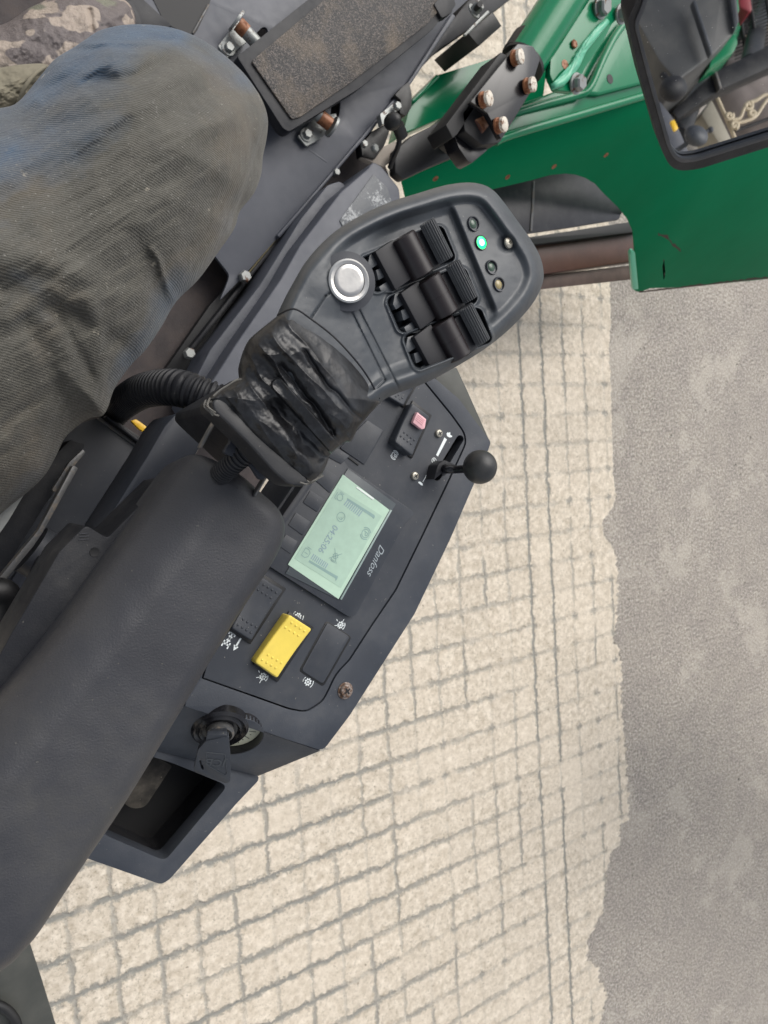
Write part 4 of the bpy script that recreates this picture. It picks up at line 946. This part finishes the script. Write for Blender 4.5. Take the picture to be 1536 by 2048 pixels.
# clamp block
cb = thing('clamp_block', 'black steel clamp block with four rusty bolts beside the green tube', 'clamp')
slab('side_cheek', rnd([(892,250),(1002,104),(1012,110),(1014,120),(950,215),(915,268),(906,276)],2), 1.05, .05, M['void'], cb, .001)
slab('top_plate', rnd([(942,203),(1036,88),(1066,92),(1080,118),(1060,182),(1002,277),(975,226)],[1,2,5,8,1,1,1]), 1.075, .010, M['gloss'], cb, .0015)
slab('lower_body', rnd([(925,225),(1035,90),(1078,115),(1058,190),(1000,285),(965,290),(930,262)],4), 1.05, .07, M['void'], cb, .003)
slab('fork_end', rnd([(908,268),(930,282),(948,296),(968,288),(975,300),(944,326),(936,322),(918,296)],3), 1.03, .03, M['gloss'], cb, .002)
tube('pin', [P(975,236,1.03),P(944,262,1.035)], .019, M['rust'], cb, 28); lathe('pin_end', P(944,262,1.035), (P(944,262,1.035)-P(975,236,1.03)), [(.019,0),(.018,.002),(.012,.0022),(.011,.0008),(.004,.001)], M['brownbeam'], cb, 28)
for x,y in ((1043,112),(1068,168),(980,196),(1010,248)):
    q = P(x,y,1.09); a_ = Vector((.35,-.1,1)).normalized(); hexbolt('clamp_bolt', q-a_*.012, a_, .0110, .009, M['rust'], cb, washer=.012); lathe('clamp_nut', q-a_*.003, a_, [(.0112,-.002),(.0112,.003),(.0085,.0042)], M['rustcap'], cb, 10)
lathe('clamp_collar', P(1062,98,1.02), (tb-ta), [(.040,-.03),(.040,.006),(.035,.006)], M['black'], cb, 40)
bd = thing('rubber_strap', 'wide black rubber strap crossing the green panel under the clamp block', 'strap')
slab('strap', [(790,300),(822,272),(862,252),(898,228),(916,244),(932,300),(915,311),(860,334),(807,359),(790,345)], .93, .02, M['black'], bd, .004)
# parts seen through the arch
ap = thing('inner_guard', 'black steel guard seen through the arch of the green skirt', 'guard')
slab('guard_plate', rnd([(960,372),(1140,338),(1200,352),(1250,410),(1238,439),(1140,455),(1056,467),(980,440)],3), .66, .01, plastic('worn_black_steel',(.010,.011,.016),.35,.2,dscale=30,gs=0), ap, .001)
slab('guard_seam', rnd([(1067,362),(1070,362),(1069,398),(1065,462),(1061,462),(1065,398)],1), .663, .004, M['steelstrip'], ap, .0005)
bb = thing('chassis_beam', 'rust brown steel beam below the green bodywork', 'beam')
slab('beam_web', [(900,480),(1060,478),(1285,446),(1285,520),(1088,548),(900,570)], .30, .05, M['brownbeam'], bb, .003)
slab('beam_flange', [(900,575),(1086,550),(1285,528),(1285,556),(1092,577),(900,600)], .28, .01, plastic('lighter_brown_flange',(.085,.052,.042),.6,.4,dcol=(.14,.09,.07)), bb, .002)
slab('beam_lip', [(900,470),(1060,474),(1285,440),(1285,462),(1060,490),(900,492)], .33, .03, M['void'], bb, .001)

# ------------------------------------------------------------------ person
pe = thing('person', 'seated person in dirt stained blue jeans and a muddy boot, leg beside the armrest', 'person')
jo = smooth_loop([(-40,222),(0,216),(36,204),(84,148),(110,118),(150,93),(172,78),(204,59),(255,49),(310,50),(350,57),(386,70),(419,88),(456,116),(489,148),(514,182),(529,211),(536,242),(533,278),(526,312),(522,350),(507,388),(480,422),(468,458),(434,508),(396,560),(352,604),(322,655),(290,701),(262,730),(230,775),(216,814),(204,832),(176,838),(133,872),(112,912),(90,950),(59,981),(20,1012),(-30,1050),(-200,1150),(-420,1100),(-480,700),(-420,330),(-200,250)], 5)
def z_jean(X, Y, D):
    t = ss(-400,450,X)
    r = 1-np.clip(D/330,0,1); z = 1.335+.125*np.sqrt(1-r**2.2*.98)
    ca, sa = .80, -.60; a = X*ca+Y*sa; b2 = -X*sa+Y*ca
    z = z + .0115*fbm(a/240,b2/66,21,4)*ss(4,60,D)
    X0, Y0 = X, Y; X = X+22*fbm(X0/90,Y0/90,81,3); Y = Y+22*fbm(X0/90,Y0/90,87,3)
    for (x0,y0,x1,y1,w_,h_) in ((-60,205,200,150,13,-.012),(-60,240,330,92,20,.009),(140,95,360,80,7,-.010),(90,195,330,125,12,-.007),(-80,470,190,560,26,.009),(-60,540,250,690,20,-.008),(40,600,280,600,20,.006),(260,470,330,640,22,-.005),(300,500,345,600,8,.006),(60,650,150,860,20,-.007),(180,600,200,760,16,.006),(120,640,170,740,10,-.006),(505,190,515,330,7,-.008),(440,500,400,545,9,-.008)):
        z = z + .6*h_*np.exp(-(seg_d(X,Y,x0,y0,x1,y1)/(w_*1.15))**2)
    X, Y = X0, Y0
    # lower leg fold bulging beyond the knee at the right
    ln = LN(X,Y,520,230,472,455); z = z - .012*ss(-2,9,LN(X,Y,518,270,458,452))*ss(230,300,Y)*ss(470,440,Y)
    ln2 = ss(4,-4,LN(X,Y,150,92,345,85))*ss(150,180,X); z = z - .010*ss(0,9,-(Y-(88+(X-180)*.0)))*ss(170,190,X)*ss(360,330,X)
    return z
def c_jean(X, Y, D):
    v = .28*ss(0,1,(330-Y+ .25*(200-X))/330) + .30*np.exp(-(seg_d(X,Y,-100,330,210,260)/80)**2) + .22*np.exp(-(seg_d(X,Y,360,560,250,760)/45)**2)
    v = v + .16*np.exp(-(D/30)**2) + .25*np.exp(-(seg_d(X,Y,180,70,350,70)/26)**2) + .12*np.exp(-(seg_d(X,Y,0,470,90,640)/60)**2)
    v = v + .25*np.exp(-(seg_d(X,Y,250,120,60,180)/40)**2)
    return np.clip(.16+v+.14*fbm(X/70,Y/40,71,4),0,1)
jn = relief('jeans', jo, z_jean, M['jeans'], pe, center=(60,560), n=520, nr=190, skirt=.10, inset=.05, colf=c_jean, smooth=80)
jn['label'] = 'blue denim jeans stained with brown dirt'
# lower leg in the same cloth, joined to the thigh mesh
bm = bmesh.new(); bm.from_mesh(jn.data)
tube_bm(bm, [P(300,310,1.34),P(270,270,1.22),P(230,250,1.1),P(200,210,1.02)], lambda t: .070-.020*t, 28, 6); bm.to_mesh(jn.data); bm.free()
jn.data.polygons.foreach_set('use_smooth', [True]*len(jn.data.polygons))
bo = smooth_loop([(-60,60),(0,50),(30,36),(60,15),(110,-6),(170,-22),(230,-10),(262,12),(272,45),(262,75),(225,120),(150,170),(60,190),(-60,150)],5)
bt_ = relief('boot', bo, lambda X,Y,D: 1.0+.055*np.sqrt(1-(1-np.clip(D/80,0,1))**2)+.010*fbm(X/45,Y/45,31,4)-.006*np.exp(-(seg_d(X,Y,180,20,185,60)/5)**2), M['mud'], pe, center=(110,70), n=260, nr=60, skirt=.07, inset=.02)
slab('boot_sole', rnd([(228,-14),(266,4),(284,44),(276,78),(245,110),(262,60),(255,25)],8), .985, .03, M['dark'], bt_, .004)
tc = relief('trouser_cuff', smooth_loop([(-80,145),(0,135),(50,128),(96,130),(88,160),(60,205),(20,230),(-80,240)],4), lambda X,Y,D: 1.17+.03*np.sqrt(1-(1-np.clip(D/50,0,1))**2)+.006*fbm(X/25,Y/18,41,4), M['khaki'], pe, center=(0,185), n=160, nr=40, skirt=.04)
tube('cuff_seam', [P(92,132,1.195),P(70,148,1.205),P(50,175,1.205),P(33,215,1.19)], .0018, M['khaki'], tc, 8, 5)

# ------------------------------------------------------------------ mirror
MO = Q(1430,150,.85); dv = ray(1430,150).normalized(); rv = Vector((.80,-.50,-.17)).normalized()
MP = Plane(MO, (rv-dv), (CX.x,CX.y,CX.z))
mr = thing('side_mirror', 'rectangular black framed mirror with rounded corners, speckled glass reflecting a yard', 'mirror')
mo_ = rnd([(1290,-60),(1270,8),(1254,40),(1282,162),(1322,300),(1345,342),(1392,340),(1640,262),(1700,-60)],[4,14,18,4,24,26,20,10,4])
mi_ = rnd([(1310,-60),(1290,18),(1275,50),(1306,162),(1344,298),(1360,318),(1392,315),(1630,240),(1680,-60)],[4,14,16,4,16,18,16,10,4])
MP.slab('mirror_frame', mo_, .004, .022, M['dark'], mr, .0035, 4, holes=[mi_])
MP.slab('frame_bead', [tuple(np.array(p)*.35+np.array(q)*.65) for p,q in zip(mo_,mi_)], .0055, .004, M['console'], mr, .0008, 2, holes=[mi_])
MP.slab('frame_back', mo_, -.013, .012, M['dark'], mr, .003)
m, t, b = nodes('mirror_glass'); b.inputs['Metallic'].default_value = 1; b.inputs['Base Color'].default_value = (.95,.96,.96,1)
sp = ramp(t, noise(t, 330, 3, .6), [(.70,.02),(.76,.5)]); t.links.new(sp, b.inputs['Roughness'])
t.links.new(mix(t, ramp(t, noise(t, 330, 3, .6), [(.71,0),(.77,.5)]), (.95,.96,.96), (.5,.5,.48)), b.inputs['Base Color'])
MP.slab('mirror_glass', mi_, .000, .002, m, mr, 0)
# the yard the mirror shows: stand-in objects placed out of view to the right
def R_(v): v = Vector(v); return v-MP.n*2*((v-MO).dot(MP.n))
def VQ(x, y, d): return R_(Q(x,y,d))
rdir = (R_(MO+CZ)-R_(MO)).normalized(); rdh = Vector((rdir.x,rdir.y,0)).normalized()
def vslab(name, pts, d, th, mat, parent=None, bev=.002, foot=False):
    bm = bmesh.new(); prism_bm(bm, [[VQ(x,y,d) for x,y in pts]], th, rdir); return from_bm(name, bm, mat, parent, 35, bev)
yb = thing('engine_cover', 'dark grey slab sided engine cover on a green frame, seen in the mirror', 'engine cover')
vslab('cover_shell', rnd([(1262,20),(1330,-60),(1452,-60),(1462,10),(1471,62),(1428,108),(1362,158),(1345,152),(1318,120)],4), 2.54, .5, plastic('worn_engine_cover',(.050,.052,.055),.45,.4,dscale=6), yb, .015)
vslab('cover_ridge', [(1385,0),(1392,-2),(1428,104),(1422,110)], 2.49, .03, M['console'], yb, .008)
vslab('cover_side', [(1452,-60),(1470,-60),(1480,40),(1470,64),(1462,10)], 2.52, .3, M['side'], yb, .01)
vslab('green_leg', rnd([(1425,112),(1470,66),(1476,84),(1468,104),(1418,136)],5), 2.64, .1, M['green'], yb, .01)
vslab('green_leg', rnd([(1462,-20),(1474,-20),(1479,20),(1474,32),(1468,20)],3), 2.61, .1, M['green'], yb, .01)
q_ = VQ(1440,100,2.9); tube('stand_post', [q_, q_+rdh*1.0, q_+rdh*1.9, Vector(((q_+rdh*2.0).x,(q_+rdh*2.0).y,0))], 0.05, M['green'], yb, 16, 4)
mb = thing('black_beam', 'long black painted beam crossing the mirror picture', 'beam')
vslab('beam', [(1345,222),(1430,142),(1700,12),(1700,62),(1440,180),(1355,238)], 2.83, .08, M['dark'], mb, .006)
vslab('beam_bracket', [(1428,140),(1433,138),(1444,174),(1440,178)], 2.80, .03, M['steelstrip'], mb, .002)
q_ = VQ(1500,130,2.9); tube('beam_post', [q_, q_+rdh*1.0, q_+rdh*1.9, Vector(((q_+rdh*2.0).x,(q_+rdh*2.0).y,0))], 0.04, M['dark'], mb, 16, 4)
cn = thing('reflected_console', 'grey console with yellow switch and black knob, low in the mirror', 'console')  # added out of view, stands in for this machine's own console in the mirror
vslab('grey_top', [(1318,196),(1352,240),(1372,285),(1390,330),(1340,330),(1316,250)], 2.61, .2, M['floor'], cn, .01)
vslab('yellow_switch', rnd([(1341,242),(1349,239),(1357,257),(1349,262)],1.5), 2.55, .01, flat('yellow_switch_cap',(.8,.5,.03),.4), cn, .002)
c_ = VQ(1346,178,2.46); ballmesh('black_knob', c_, .043, M['dark'], cn, (1.3,.9,.9)); tube('knob_stem', [c_, VQ(1326,152,2.54)], .013, M['dark'], cn)
c_ = VQ(1392,272,2.46); ballmesh('lever_grip', c_, .039, M['console'], cn, (1.1,1.0,.75)); ballmesh('lever_tip', VQ(1421,260,2.46), .010, M['side'], cn); tube('lever_stem', [c_,VQ(1368,291,2.49),VQ(1348,305,2.52)], .008, M['console'], cn)
tube('tip_stem', [c_,VQ(1421,260,2.46)], .006, M['side'], cn)
q_ = VQ(1350,280,2.9); tube('console_leg', [q_, q_+rdh*1.0, q_+rdh*1.9, Vector(((q_+rdh*2.0).x,(q_+rdh*2.0).y,0))], 0.05, M['dark'], cn, 16, 4)
ks = thing('kerb_stone', 'long pale kerb stone at the lower right of the mirror picture', 'kerb')
vslab('kerb', [(1402,228),(1424,196),(1475,300),(1452,312)], 3.2, .15, plastic('pale_kerb',(.36,.33,.27),.8,.4), ks, .01)
# garden stones and a scroll gate
random.seed(12); stone = plastic('garden_stone',(.38,.31,.23),.85,.6,dcol=(.35,.30,.22),dscale=5,specks=0); stone2 = plastic('dark_stone',(.20,.17,.16),.85,.6,dcol=(.2,.17,.15),dscale=5,specks=0)
from mathutils import noise as mn
for k,(x,y,r,lab) in enumerate([(1512,225,.40,'large brown boulder behind the scrolls of the cream gate'),(1468,185,.18,'small stone just under the black beam'),(1492,268,.24,'stone touching the bottom rim of the mirror glass'),
   (1530,140,.26,'stone directly under the right end of the black beam'),(1500,95,.22,'stone just above the black beam behind the wire fence'),(1522,40,.34,'big pale stone behind the wire fence panel'),(1560,185,.32,'boulder at the right rim of the mirror glass'),
   (1580,90,.42,'widest boulder beyond the wire fence'),(1600,10,.42,'topmost boulder at the far right of the mirror'),(1610,230,.42,'lowest boulder at the far right of the mirror')]):
    bm = bmesh.new(); bmesh.ops.create_icosphere(bm, subdivisions=4, radius=1); c_ = VQ(x,y,4.8+.25*(k%3)); c_.z = max(c_.z, r*.4)
    for v in bm.verts: v.co *= 1+.28*mn.noise(v.co*1.3+Vector((k*3,0,0)))+.10*mn.noise(v.co*4); v.co = Vector((v.co.x*r, v.co.y*r*.8, v.co.z*r*.8))+c_
    tag(from_bm('garden_stone', bm, stone if k % 3 else stone2, None, 60), lab, 'stone', 'rough garden stones in the mirror')
gt = thing('scroll_gate', 'cream wrought iron gate with curled scrolls seen in the mirror', 'gate')
iron = flat('cream_iron',(.50,.42,.30),.5)
def vtube(name, pts, d, r, mat, parent, sub=5): return tube(name, [VQ(x,y,d) for x,y in pts], r, mat, parent, 8, sub)
vtube('gate_bar', [(1431,188),(1452,235),(1476,292)], 3.4, .009, iron, gt, 1); vtube('gate_bar', [(1434,186),(1600,120)], 3.4, .008, M['dark'], gt, 1); vtube('gate_bar', [(1470,262),(1600,215)], 3.4, .008, M['dark'], gt, 1)
def spiral(cx, cy, r0, a0, turns, sgn): return [(cx+r0*(1-.75*k/14)*math.cos(math.radians(a0+sgn*turns*360*k/14)), cy+r0*(1-.75*k/14)*math.sin(math.radians(a0+sgn*turns*360*k/14))) for k in range(15)]
for s_ in (spiral(1458,232,8,-30,1.2,1), spiral(1468,251,8,60,1.2,-1), spiral(1496,212,9,-60,1.2,1), spiral(1503,228,8,90,1.2,-1)): vtube('scroll', s_, 3.38, .009, iron, gt, 3)
for s_ in ([(1464,240),(1480,236),(1488,218),(1497,204)], [(1474,246),(1492,242),(1512,232),(1530,205),(1545,190)], [(1500,205),(1514,200),(1530,190),(1545,192)]): vtube('scroll', s_, 3.38, .008, iron, gt)
wf = thing('wire_fence', 'black wire mesh fence panel at the top right of the mirror', 'fence')
for k in range(16): vtube('wire', [(1470,8+k*7+6),(1640,-62+k*7+6)], 3.3, .0035, M['void'], wf, 1)
for x in (1478,1502,1536,1570): vtube('fence_post', [(x-8,-40),(x+14,110)], 3.29, .008, M['void'], wf, 1)
rc = thing('maroon_box', 'small maroon box by the wire fence in the mirror', 'box'); vslab('box_body', [(1479,-30),(1498,-30),(1506,18),(1500,24),(1480,14)], 3.1, .2, flat('maroon_paint',(.22,.02,.03),.5), rc, .01)

# loose grit lying on the tarmac
random.seed(31); bm = bmesh.new()
for k in range(420):
    x, y = random.uniform(1225,1560), random.uniform(560,2080); p = P(x,y,.003); s_ = random.uniform(.0012,.0040)*(1.6 if random.random() > .94 else 1)
    M_ = Matrix.Translation(p) @ Matrix.Rotation(random.uniform(0,6),4,'Z') @ Matrix.Diagonal((s_*random.uniform(.8,1.5),s_,s_*.7,1))
    bmesh.ops.create_icosphere(bm, subdivisions=1, radius=1, matrix=M_)
tag(from_bm('loose_grit', bm, plastic('grit',(.40,.37,.32),.8,.5,dcol=(.15,.13,.12),dscale=9,gs=0,specks=0), None, 0), kind='stuff')
